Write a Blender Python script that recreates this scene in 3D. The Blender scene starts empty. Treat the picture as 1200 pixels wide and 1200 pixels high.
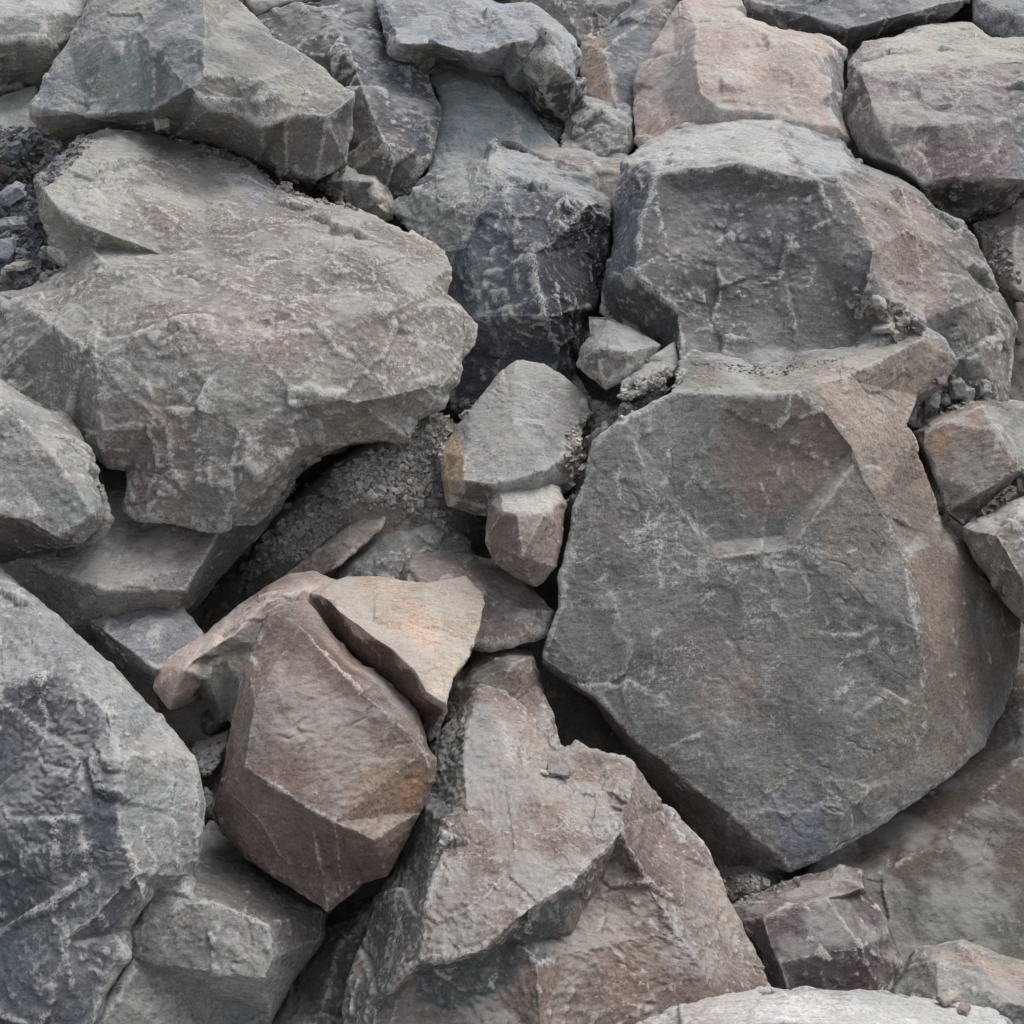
import bpy, math, time
import numpy as np
from mathutils import Vector, Matrix
from mathutils.geometry import delaunay_2d_cdt

T0 = time.time()
rad = math.radians
scene = bpy.context.scene
col = scene.collection

# ------------------------------------------------------------------ camera
FOV, PITCH, DIST, SLOPE = rad(50), rad(22), 3.6, rad(38)
HALF = math.tan(FOV / 2)
CAM = np.array((0.0, -DIST * math.cos(PITCH), DIST * math.sin(PITCH)))
FWD = np.array((0.0, math.cos(PITCH), -math.sin(PITCH)))
RGT = np.array((1.0, 0.0, 0.0))
UPV = np.cross(RGT, FWD)
NRM = np.array((0.0, -math.sin(SLOPE), math.cos(SLOPE)))      # normal of the slope of the rock pile
W = 2 * DIST * HALF / 1200                                     # metres to one unit of the drawing
cd = bpy.data.cameras.new('camera')
cd.angle = FOV; cd.clip_start = 0.05; cd.clip_end = 2000
cam = bpy.data.objects.new('camera', cd); col.objects.link(cam)
cam.location = CAM; cam.rotation_euler = (rad(90) - PITCH, 0, 0)
scene.camera = cam

# ------------------------------------------------------------------ overcast daylight
SUN_EL, SUN_AZ = rad(64), rad(58)                             # azimuth clockwise from +Y
world = bpy.data.worlds.new('World'); scene.world = world; world.use_nodes = True
nt = world.node_tree; nt.nodes.clear()
wo = nt.nodes.new('ShaderNodeOutputWorld'); bg = nt.nodes.new('ShaderNodeBackground')
sky = nt.nodes.new('ShaderNodeTexSky'); sky.sky_type = 'NISHITA'; sky.sun_disc = False
sky.sun_elevation = SUN_EL; sky.sun_rotation = SUN_AZ; sky.dust_density = 4; sky.air_density = 1.0
hs = nt.nodes.new('ShaderNodeHueSaturation'); hs.inputs['Saturation'].default_value = 0.42   # cloud cover greys the sky
nt.links.new(sky.outputs[0], hs.inputs['Color']); nt.links.new(hs.outputs[0], bg.inputs[0])
bg.inputs[1].default_value = 0.135
nt.links.new(bg.outputs[0], wo.inputs[0])
sd = bpy.data.lights.new('sun', 'SUN'); sd.energy = 1.5; sd.angle = rad(38); sd.color = (1.0, 0.985, 0.965)
so = bpy.data.objects.new('sun', sd); col.objects.link(so)
sdir = Vector((math.sin(SUN_AZ) * math.cos(SUN_EL), math.cos(SUN_AZ) * math.cos(SUN_EL), math.sin(SUN_EL)))
so.rotation_euler = sdir.to_track_quat('Z', 'Y').to_euler(); so.location = sdir * 20

vs = scene.view_settings
vs.view_transform = 'Standard'; vs.look = 'None'; vs.gamma = 1.0; vs.use_curve_mapping = False
vs.exposure = 0.42
scene.render.engine = 'CYCLES'
scene.cycles.max_bounces = 6; scene.cycles.diffuse_bounces = 4
scene.cycles.use_denoising = True; scene.cycles.adaptive_threshold = 0.03

# ------------------------------------------------------------------ numeric helpers
def place(u, v, h):
    """a point of the pile: seen at drawing position (u, v), h units above the slope plane"""
    u = np.asarray(u, float); v = np.asarray(v, float); h = np.asarray(h, float)
    d = FWD + ((u - 600) / 600 * HALF)[..., None] * RGT + ((600 - v) / 600 * HALF)[..., None] * UPV
    t = (h * W - NRM @ CAM) / (d @ NRM)
    return CAM + t[..., None] * d

rng0 = np.random.default_rng(7)
PERM = rng0.permutation(256).astype(np.int32)
PERM2 = np.concatenate([PERM, PERM, PERM])
GRAD = rng0.normal(size=(256, 3)); GRAD /= np.linalg.norm(GRAD, axis=1)[:, None]
GRAD = GRAD.astype(np.float32)
RND = rng0.random((256, 6)).astype(np.float32)

def hash3(i):
    i = i & 255
    return PERM2[PERM2[PERM2[i[:, 0]] + i[:, 1]] + i[:, 2]]

def perlin(p):
    p = p.astype(np.float32)
    f0 = np.floor(p); i0 = f0.astype(np.int32); f = p - f0
    w = f * f * f * (f * (f * 6 - 15) + 10)
    out = np.zeros(len(p), np.float32)
    for dx in (0, 1):
        wx = w[:, 0] if dx else 1 - w[:, 0]
        for dy in (0, 1):
            wy = wx * (w[:, 1] if dy else 1 - w[:, 1])
            for dz in (0, 1):
                wz = wy * (w[:, 2] if dz else 1 - w[:, 2])
                o = np.array((dx, dy, dz))
                g = GRAD[hash3(i0 + o)]
                out += wz * np.einsum('ij,ij->i', g, f - o.astype(np.float32))
    return out * 1.6

def cells(p):
    """nearest scattered point of each p and the random numbers of that point"""
    p = p.astype(np.float32)
    base = np.floor(p - 0.5).astype(np.int32)
    best = np.full(len(p), 1e9, np.float32); off = np.zeros((len(p), 3), np.float32); idx = np.zeros(len(p), np.int32)
    for dx in (0, 1):
        for dy in (0, 1):
            for dz in (0, 1):
                c = base + np.array((dx, dy, dz)); hsh = hash3(c)
                q = p - (c + 0.12 + 0.76 * RND[hsh, :3])
                d = np.einsum('ij,ij->i', q, q); m = d < best
                best[m] = d[m]; off[m] = q[m]; idx[m] = hsh[m]
    return off, RND[idx, 3:]

def refine(P, A, F, L, rounds=9):
    """split every edge longer than its limit, conforming; A holds (u, v, back) per vertex"""
    for _ in range(rounds):
        E = np.concatenate([F[:, [0, 1]], F[:, [1, 2]], F[:, [2, 0]]]); E.sort(axis=1)
        key = E[:, 0].astype(np.int64) * len(P) + E[:, 1]
        uk, inv = np.unique(key, return_inverse=True)
        a = (uk // len(P)).astype(np.int64); b = (uk % len(P)).astype(np.int64)
        ln = np.linalg.norm(P[a] - P[b], axis=1)
        um = (A[a, :2] + A[b, :2]) / 2
        away = np.clip(np.maximum(np.abs(um - 600).max(1) - 606, 0) / 20, 0, 3)       # coarser where it leaves the picture
        lim = L * (1 + 7 * np.minimum(A[a, 2], A[b, 2]) + away)
        mk = ln > lim
        if not mk.any(): break
        mid = np.full(len(uk), -1, np.int64); mid[mk] = len(P) + np.arange(mk.sum())
        P = np.concatenate([P, (P[a[mk]] + P[b[mk]]) / 2]); A = np.concatenate([A, (A[a[mk]] + A[b[mk]]) / 2])
        n = len(F); m = mid[inv]; m = np.stack([m[:n], m[n:2 * n], m[2 * n:]], 1)
        cnt = (m >= 0).sum(1); out = [F[cnt == 0]]
        s = cnt == 3
        f, q = F[s], m[s]
        out += [np.stack([f[:, 0], q[:, 0], q[:, 2]], 1), np.stack([q[:, 0], f[:, 1], q[:, 1]], 1),
                np.stack([q[:, 2], q[:, 1], f[:, 2]], 1), q]
        for k in range(3):
            r = [k, (k + 1) % 3, (k + 2) % 3]
            s = (cnt == 1) & (m[:, k] >= 0)
            f, q = F[s][:, r], m[s][:, k]
            out += [np.stack([f[:, 0], q, f[:, 2]], 1), np.stack([q, f[:, 1], f[:, 2]], 1)]
            s = (cnt == 2) & (m[:, k] < 0)                      # edge k whole, the other two split
            f, q = F[s][:, r], m[s][:, r]
            out += [np.stack([q[:, 1], f[:, 2], q[:, 2]], 1), np.stack([f[:, 0], f[:, 1], q[:, 1]], 1),
                    np.stack([f[:, 0], q[:, 1], q[:, 2]], 1)]
        F = np.concatenate(out)
    return P, A, F

def edges_of(F, n):
    E = np.concatenate([F[:, [0, 1]], F[:, [1, 2]], F[:, [2, 0]]]); E.sort(axis=1)
    k = np.unique(E[:, 0].astype(np.int64) * n + E[:, 1])
    return (k // n).astype(np.int64), (k % n).astype(np.int64)

def laplace(X, ea, eb, deg):
    n = len(X); X2 = X if X.ndim == 2 else X[:, None]
    out = np.empty_like(X2)
    for k in range(X2.shape[1]):
        out[:, k] = (np.bincount(ea, X2[eb, k], n) + np.bincount(eb, X2[ea, k], n)) / deg
    return out if X.ndim == 2 else out[:, 0]

def normals(P, F):
    c = np.cross(P[F[:, 1]] - P[F[:, 0]], P[F[:, 2]] - P[F[:, 0]])
    N = np.zeros_like(P)
    for k in range(3):
        for j in range(3): N[:, k] += np.bincount(F[:, j], c[:, k], len(P))
    return N / (np.linalg.norm(N, axis=1)[:, None] + 1e-12)

def seg_dist(Q, poly, closed=True):
    best = np.full(len(Q), 1e9)
    n = len(poly)
    for i in range(n if closed else n - 1):
        a = np.array(poly[i][:2], float); b = np.array(poly[(i + 1) % n][:2], float); ab = b - a
        t = np.clip(((Q - a) @ ab) / (ab @ ab + 1e-9), 0, 1)
        best = np.minimum(best, np.linalg.norm(Q - a - t[:, None] * ab, axis=1))
    return best

def inside(Q, poly):
    r = np.zeros(len(Q), bool); n = len(poly)
    for i in range(n):
        x1, y1 = poly[i][:2]; x2, y2 = poly[(i + 1) % n][:2]
        if y1 == y2: continue
        c = ((y1 > Q[:, 1]) != (y2 > Q[:, 1])) & (Q[:, 0] < (x2 - x1) * (Q[:, 1] - y1) / (y2 - y1) + x1)
        r ^= c
    return r

def lin(c):
    c = np.array(c, float) / 255
    return np.where(c <= 0.04045, c / 12.92, ((c + 0.055) / 1.055) ** 2.4)

def tone(c, sat=0.84):
    c = lin(c); y = c @ np.array((0.2126, 0.7152, 0.0722)); return y + (c - y) * sat

def mesh_from(name, P, F, smooth=True):
    me = bpy.data.meshes.new(name)
    me.vertices.add(len(P)); me.vertices.foreach_set('co', np.ascontiguousarray(P, np.float32).ravel())
    me.loops.add(F.size); me.loops.foreach_set('vertex_index', np.ascontiguousarray(F, np.int32).ravel())
    me.polygons.add(len(F)); me.polygons.foreach_set('loop_start', np.arange(0, F.size, 3, dtype=np.int32))
    me.polygons.foreach_set('use_smooth', np.full(len(F), smooth))
    me.update(calc_edges=True)
    return me

def sstep(a, b, x):
    t = np.clip((x - a) / (b - a), 0, 1); return t * t * (3 - 2 * t)

# ------------------------------------------------------------------ rock material (one for all boulders; colour zones ride on the mesh)
def N(nt, kind, **kw):
    n = nt.nodes.new('ShaderNode' + kind)
    for k, v in kw.items():
        if k.startswith('i_'): n.inputs[k[2:].replace('_', ' ')].default_value = v
        else: setattr(n, k, v)
    return n

def mixc(nt, fac, a, b, blend='MIX'):
    m = nt.nodes.new('ShaderNodeMix'); m.data_type = 'RGBA'; m.blend_type = blend
    for s, x in ((0, fac), (6, a), (7, b)):
        if hasattr(x, 'links') or hasattr(x, 'is_linked'): nt.links.new(x, m.inputs[s])
        else: m.inputs[s].default_value = x
    return m.outputs[2]

def math_(nt, op, a, b=None, clamp=False):
    m = nt.nodes.new('ShaderNodeMath'); m.operation = op; m.use_clamp = clamp
    for s, x in ((0, a), (1, b)):
        if x is None: continue
        if hasattr(x, 'is_linked'): nt.links.new(x, m.inputs[s])
        else: m.inputs[s].default_value = x
    return m.outputs[0]

def ramp(nt, x, lo, hi, a=0.0, b=1.0):
    m = nt.nodes.new('ShaderNodeMapRange'); m.interpolation_type = 'SMOOTHSTEP'
    nt.links.new(x, m.inputs[0])
    for k, val in ((1, lo), (2, hi), (3, a), (4, b)): m.inputs[k].default_value = val
    return m.outputs[0]

def rock_material(name, bump=1.0, grain=1.0):
    """colour zones, stains, vein gates, wear and dust gates ride on the mesh; the nodes add grain, veins, dust and fine relief"""
    mt = bpy.data.materials.new(name); mt.use_nodes = True; nt = mt.node_tree
    pb = nt.nodes['Principled BSDF']; L = nt.links.new
    co = N(nt, 'TexCoord'); oi = N(nt, 'ObjectInfo')
    off = N(nt, 'VectorMath', operation='ADD'); L(co.outputs['Object'], off.inputs[0]); L(oi.outputs['Location'], off.inputs[1]); vec = off.outputs[0]
    def noise(scale, detail=4, rough=0.6, dist=0.0, v=None):
        n = N(nt, 'TexNoise'); n.inputs['Scale'].default_value = scale; n.inputs['Detail'].default_value = detail
        n.inputs['Roughness'].default_value = rough; n.inputs['Distortion'].default_value = dist
        L(v or vec, n.inputs['Vector']); return n.outputs['Fac']
    at = N(nt, 'Attribute', attribute_name='col'); misc = N(nt, 'Attribute', attribute_name='misc')
    sep = N(nt, 'SeparateColor'); L(misc.outputs['Color'], sep.inputs[0])
    vein, edge, streak, dust_light = sep.outputs[0], sep.outputs[1], sep.outputs[2], misc.outputs['Alpha']
    c = at.outputs['Color']
    n2 = noise(26, 4, 0.7, 0.25); n3 = noise(150, 3, 0.75)
    tone = math_(nt, 'ADD', math_(nt, 'MULTIPLY', math_(nt, 'SUBTRACT', n2, 0.5), 0.85 * grain), math_(nt, 'MULTIPLY', math_(nt, 'SUBTRACT', n3, 0.5), 1.55 * grain))
    # foliation: the stone's own streaky grain, drawn out along one direction
    mp = N(nt, 'Mapping'); mp.inputs['Rotation'].default_value = (0.5, 0.35, 0.8); mp.inputs['Scale'].default_value = (0.22, 1.0, 1.0); L(vec, mp.inputs['Vector'])
    fol = noise(95, 4, 0.7, 0.0, mp.outputs[0])
    tone = math_(nt, 'ADD', tone, math_(nt, 'MULTIPLY', math_(nt, 'SUBTRACT', fol, 0.5), 1.2 * grain))
    tone = math_(nt, 'ADD', tone, 1.0)
    tv = N(nt, 'VectorMath', operation='SCALE'); L(c, tv.inputs[0]); L(tone, tv.inputs['Scale']); c = tv.outputs[0]
    # pale calcite veins, scuffs and scratches
    a = math_(nt, 'ABSOLUTE', math_(nt, 'SUBTRACT', noise(13, 3, 0.6, 0.9), 0.5))
    vv = math_(nt, 'MULTIPLY', ramp(nt, a, 0.0, 0.026, 1, 0), ramp(nt, n3, 0.38, 0.56))
    blot = ramp(nt, noise(44, 4, 0.75, 0.5), 0.56, 0.66, 0, 0.6)
    scr = ramp(nt, fol, 0.61, 0.70, 0, 0.8)
    vv = math_(nt, 'MULTIPLY', math_(nt, 'MAXIMUM', math_(nt, 'MAXIMUM', vv, scr), blot), vein)
    vv = math_(nt, 'ADD', vv, math_(nt, 'MULTIPLY', math_(nt, 'MULTIPLY', streak, 2.1), ramp(nt, math_(nt, 'ADD', n3, n2), 0.92, 1.14)), True)
    c = mixc(nt, math_(nt, 'MULTIPLY', vv, 0.8), c, (0.58, 0.57, 0.545, 1))
    # bruised, paler arrises
    ew = math_(nt, 'MULTIPLY', math_(nt, 'MULTIPLY', edge, 1.8, True), ramp(nt, math_(nt, 'ADD', n3, n2), 0.80, 1.10))
    c = mixc(nt, math_(nt, 'MULTIPLY', ew, 0.8), c, (0.60, 0.585, 0.555, 1))
    # settled dusting on whatever lies flat; also paints extra light onto the tops
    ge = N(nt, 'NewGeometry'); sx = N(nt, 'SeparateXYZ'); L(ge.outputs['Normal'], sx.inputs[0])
    du = math_(nt, 'MULTIPLY', ramp(nt, sx.outputs[2], 0.55, 0.97), dust_light)
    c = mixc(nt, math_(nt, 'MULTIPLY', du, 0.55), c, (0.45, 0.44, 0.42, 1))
    L(c, pb.inputs['Base Color'])
    L(ramp(nt, n2, 0.3, 0.7, 0.70, 0.92), pb.inputs['Roughness'])
    pb.inputs['Specular IOR Level'].default_value = 0.3
    bp = N(nt, 'Bump'); bp.inputs['Strength'].default_value = 0.9; bp.inputs['Distance'].default_value = 0.009 * bump
    L(math_(nt, 'ADD', noise(88, 5, 0.82, 0.3), math_(nt, 'MULTIPLY', fol, 0.35)), bp.inputs['Height']); L(bp.outputs[0], pb.inputs['Normal'])
    return mt

ROCK = rock_material('fractured_rock')
ROCK_SMOOTH = rock_material('worn_rock', 0.6, 0.8)
GAIN = 1.55                                                    # drawing colours are as lit in the photograph; this lifts them to albedo
EDGE_L = 3.1 * W

# ------------------------------------------------------------------ boulder builder
def boulder(name, label, cat, outline, h0, gy=0.3, gx=0.0, col_=(110, 108, 104), ridges=(), zones=(), streaks=(),
            vein=0.45, rough=1.0, chip=1.0, strata=None, soft=3, rnd=(10, 14), thick=None, group=None, mat=None, wear=1.0,
            seed=None, warp=1.0, back=0.6):
    seed = seed if seed is not None else (len(bpy.data.objects) * 7 + 3)
    rg = np.random.default_rng(seed)
    O = np.array([(p[0], p[1], p[2] if len(p) > 2 else 0.0) for p in outline], float)
    uc, vc = (O[:, 0].min() + O[:, 0].max()) / 2, (O[:, 1].min() + O[:, 1].max()) / 2
    size = min(np.ptp(O[:, 0]), np.ptp(O[:, 1])); n = len(O)
    pts = [tuple(p) for p in O]; ed = [(i, (i + 1) % n) for i in range(n)]
    for rl in ridges:
        prev = None
        for p in rl:
            p = (float(p[0]), float(p[1]), float(p[2]) if len(p) > 2 else 0.0); k = None
            for j, q in enumerate(pts):
                if abs(q[0] - p[0]) < 1.5 and abs(q[1] - p[1]) < 1.5: k = j; break
            if k is None: pts.append(p); k = len(pts) - 1
            if prev is not None and prev != k: ed.append((prev, k))
            prev = k
    vo, eo, fo, ov, oe, of = delaunay_2d_cdt([Vector(p[:2]) for p in pts], ed, [], 0, 1e-4)
    UV = np.array([tuple(v) for v in vo]); D = np.zeros(len(UV)); PT = np.array(pts)
    for i, src in enumerate(ov):
        if src: D[i] = pts[src[0]][2]
        else:
            dd = np.linalg.norm(PT[:, :2] - UV[i], axis=1); k = np.argsort(dd)[:2]; D[i] = np.average(PT[k, 2], weights=1 / (dd[k] + .1))
    F = np.array([f for f in fo if len(f) == 3], np.int64)
    F = F[inside(UV[F].mean(1), outline)]
    used = np.unique(F); re_ = np.full(len(UV), -1); re_[used] = np.arange(len(used)); F = re_[F]; UV = UV[used]; D = D[used]
    H = h0 + gy * (vc - UV[:, 1]) + gx * (UV[:, 0] - uc) + D
    P = place(UV[:, 0], UV[:, 1], H)
    # front faces look at the camera
    fn = np.cross(P[F[:, 1]] - P[F[:, 0]], P[F[:, 2]] - P[F[:, 0]])
    flip = np.einsum('ij,ij->i', fn, CAM - P[F].mean(1)) < 0
    F[flip] = F[flip][:, ::-1]
    # boundary loop, in the winding of the faces
    he = {}
    for a, b, c in F:
        for e in ((a, b), (b, c), (c, a)): he[e] = 1
    nxt = {a: b for (a, b) in he if (b, a) not in he}
    start = next(iter(nxt)); loop = [start]; cur = nxt[start]
    while cur != start and len(loop) <= len(nxt): loop.append(cur); cur = nxt[cur]
    A = np.concatenate([UV, np.zeros((len(UV), 1))], 1)
    B = P[loop]; cen = B.mean(0); vd = cen - CAM; vd /= np.linalg.norm(vd)
    vd = vd * 0.8 - NRM * 0.35; vd /= np.linalg.norm(vd)
    th = (thick if thick is not None else back * size) * W
    m = len(loop); allP, allA, allF = [P], [A], [F]
    prev_ids = np.array(loop); base = len(P)
    lowest = cen + vd * th
    for s, t, bk in ((0.97, 0.16, 0.12), (0.86, 0.55, 0.7), (0.55, 1.0, 1.0)):
        flat = cen + (B - cen) * s
        # level the ring's depth out towards the back so the far side is compact
        dep = (flat - cen) @ vd; flat = flat - np.outer(dep * min(1, t * 0.7), vd)
        R = flat + vd * th * t + rg.normal(size=(m, 3)) * th * 0.03 * (t > .3)
        ids = base + np.arange(m); base += m
        allP.append(R); allA.append(np.concatenate([UV[loop], np.full((m, 1), bk)], 1))
        q0, q1, r0, r1 = prev_ids, np.roll(prev_ids, -1), ids, np.roll(ids, -1)
        allF += [np.stack([q1, q0, r0], 1), np.stack([q1, r0, r1], 1)]; prev_ids = ids
    allP.append((cen + vd * th * 1.12)[None]); allA.append(np.array([[uc, vc, 1.0]]))
    allF.append(np.stack([np.roll(prev_ids, -1), prev_ids, np.full(m, base)], 1))
    P, A, F = np.concatenate(allP), np.concatenate(allA), np.concatenate(allF)
    Lr = EDGE_L * (1.0 if size > 60 else 0.75) * np.linalg.norm(cen - CAM) / DIST
    P, A, F = refine(P, A, F, Lr)
    bk = A[:, 2]; frontw = 1 - sstep(0.1, 0.8, bk)
    # rounded shoulder towards the outline
    d = seg_dist(A[:, :2], outline)
    rb, rr = rnd[0] * 0.6, rnd[1] * 0.7; rr = min(rr, size * 0.3); rb = min(rb, size * 0.2)
    view = CAM - P; view /= np.linalg.norm(view, axis=1)[:, None]
    P = P - view * (rb * W * (1 - np.clip(d / rr, 0, 1)) ** 2 * (bk < 0.05))[:, None]
    ea, eb = edges_of(F, len(P)); deg = np.bincount(ea, minlength=len(P)) + np.bincount(eb, minlength=len(P))
    for _ in range(max(0, soft - 2)): P = P * 0.4 + 0.6 * laplace(P, ea, eb, deg)
    # broken-rock relief
    off = rg.random(3) * 200
    q = P / W + off; k = min(1.0, size / 160)
    wv = np.stack([perlin(q / 85 + o) for o in (0, 31.3, 57.7)], 1) * 4 * k
    wv += np.stack([perlin(q / 30 + o) for o in (11.1, 77.3, 5.7)], 1) * 1.3 * min(1, k * 1.4)
    wv += np.stack([perlin(q / 11 + o) for o in (3.1, 17.3, 45.7)], 1) * 0.35
    P = P + wv * W * warp
    Nn = normals(P, F); q2 = q + wv * 2.0
    dsp = np.zeros(len(P), np.float32)
    if chip:
        mod = 0.3 + 0.9 * sstep(-0.05, 0.4, perlin(q / 60 + 91))
        for cs, tilt in ((75 * max(k, .35), 0.14), (27 * max(k, .5), 0.10), (10.5, 0.15)):
            o, r = cells(q2 / cs)
            g = (r * 2 - 1) * tilt * cs * chip
            dsp += np.einsum('ij,ij->i', o, g) * mod
    if strata:
        (sx, sy, sz), T, amp = strata
        s = (q2 @ np.array((sx, sy, sz))) / T / np.linalg.norm((sx, sy, sz)) + perlin(q / 50 + 8) * 1.3
        f = s - np.floor(s); lay = np.where(f < 0.85, f / 0.85, (1 - f) / 0.15)
        s2 = s * 3.3; f2 = s2 - np.floor(s2); lay2 = np.where(f2 < 0.8, f2 / 0.8, (1 - f2) / 0.2)
        dsp += amp * (lay - 0.5) * (0.6 + 0.8 * perlin(q / 40 + 3)) + amp * 0.35 * (lay2 - 0.5)
    rid = 1 - 2 * np.abs(perlin(q2 / 16 + 40))
    dsp += rough * (0.7 * rid * sstep(-0.1, 0.4, perlin(q / 45 + 12)) + 0.5 * perlin(q2 / 8) + 0.65 * perlin(q / 4 + 9))
    crk = perlin(q2 / 38 + 120) + 0.35 * perlin(q / 13 + 121)
    dsp -= 1.5 * np.exp(-(crk / 0.035) ** 2) * sstep(0.05, 0.35, perlin(q / 70 + 130)) * min(1, k * 1.3)
    dsp = 0.7 * dsp + 0.3 * laplace(dsp.astype(float), ea, eb, deg)
    P = P + Nn * (dsp * W * (0.35 + 0.65 * frontw))[:, None]
    P = P * 0.95 + 0.05 * laplace(P, ea, eb, deg)
    # arris wear from curvature at two scales
    Nn = normals(P, F); Q = P
    for _ in range(3): Q = laplace(Q, ea, eb, deg)
    c1 = np.einsum('ij,ij->i', P - Q, Nn) / W
    for _ in range(9): Q = laplace(Q, ea, eb, deg)
    c2 = np.einsum('ij,ij->i', P - Q, Nn) / W
    wear_a = np.clip(sstep(0.16, 0.75, c1) * 0.65 + sstep(0.35, 1.6, c2) * 0.8, 0, 1) * wear * frontw
    # colour zones of the stone
    jit = np.stack([perlin(q / 22 + 60), perlin(q / 22 + 80)], 1) * 11 + np.stack([perlin(q / 6 + 20), perlin(q / 6 + 30)], 1) * 3.5
    uv = A[:, :2] + jit
    C = np.tile(tone(col_), (len(P), 1))
    V = np.full(len(P), float(vein)); S = np.zeros(len(P))
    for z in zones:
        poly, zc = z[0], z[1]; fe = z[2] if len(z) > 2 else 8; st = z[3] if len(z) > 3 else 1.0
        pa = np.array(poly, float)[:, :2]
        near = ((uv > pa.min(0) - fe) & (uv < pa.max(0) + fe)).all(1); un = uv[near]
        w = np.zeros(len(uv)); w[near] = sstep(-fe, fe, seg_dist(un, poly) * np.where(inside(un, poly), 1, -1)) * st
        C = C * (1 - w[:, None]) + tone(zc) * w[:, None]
        if len(z) > 4: V = V * (1 - w) + z[4] * w
    uv2 = A[:, :2] + jit * 0.75
    for pl, wd, st in streaks:
        pa = np.array(pl, float)[:, :2]
        near = ((uv2 > pa.min(0) - wd * 1.5) & (uv2 < pa.max(0) + wd * 1.5)).all(1)
        dd = seg_dist(uv2[near], pl, False)
        S[near] = np.maximum(S[near], st * (1 - sstep(wd * 0.2, wd * 1.05, dd)) * frontw[near])
    # stains of the stone: purple-brown, ochre, slate blue, and a broad uneven tone
    f1 = perlin(q / 55 + 70) + 0.5 * perlin(q / 21 + 71) + 0.3 * perlin(q / 9 + 72)
    f2 = perlin(q / 62 + 50) + 0.5 * perlin(q / 24 + 51) + 0.3 * perlin(q / 9 + 52)
    C = C * (1 + 0.30 * perlin(q / 75 + 33) + 0.26 * f2 * 0.6)[:, None]
    for fld, mul_, amt in ((f1, (1.055, 0.975, 0.965), 0.7), (-f1, (0.92, 0.98, 1.03), 0.7), (f2, (1.04, 1.0, 0.92), 0.6), (-f2, (1.03, 0.97, 0.99), .6)):
        C = C * (1 + (np.array(mul_) - 1) * (sstep(0.10, 0.62, fld) * amt)[:, None])
    V = V * sstep(-0.1, 0.4, perlin(q / 34 + 15) + 0.35 * perlin(q / 12 + 16))
    wear_a = wear_a * (0.35 + 0.65 * sstep(-0.25, 0.3, f1))
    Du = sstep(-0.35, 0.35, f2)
    C = np.clip(C * GAIN, 0.01, 0.75)
    org = P.mean(0) + vd * th * 0.4; org = P[np.argmin((P - org) @ np.array((0, 0, 1)))] * 0.5 + org * 0.5
    org = np.array((P[:, 0].mean(), P[:, 1].mean(), P[:, 2].min()))
    me = mesh_from(name, P - org, F)
    at = me.attributes.new('col', 'FLOAT_COLOR', 'POINT')
    at.data.foreach_set('color', np.concatenate([C, np.ones((len(P), 1))], 1).astype(np.float32).ravel())
    at = me.attributes.new('misc', 'FLOAT_COLOR', 'POINT')
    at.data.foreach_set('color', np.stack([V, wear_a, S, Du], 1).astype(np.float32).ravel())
    me.materials.append(mat or ROCK)
    ob = bpy.data.objects.new(name, me); ob.location = org; col.objects.link(ob)
    ob['label'] = label; ob['category'] = cat
    if group: ob['group'] = group
    return ob

# ------------------------------------------------------------------ the slope the pile lies on
def ground_profile(s):
    """distance up the slope -> (y, z): level foot, slope, level crest"""
    s0, s1 = -2.3, 9.0
    a = np.clip(s, s0, s1)
    y = a * math.cos(SLOPE); z = a * math.sin(SLOPE)
    y = y + np.minimum(s - s0, 0) + np.maximum(s - s1, 0)
    return y, z

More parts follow.
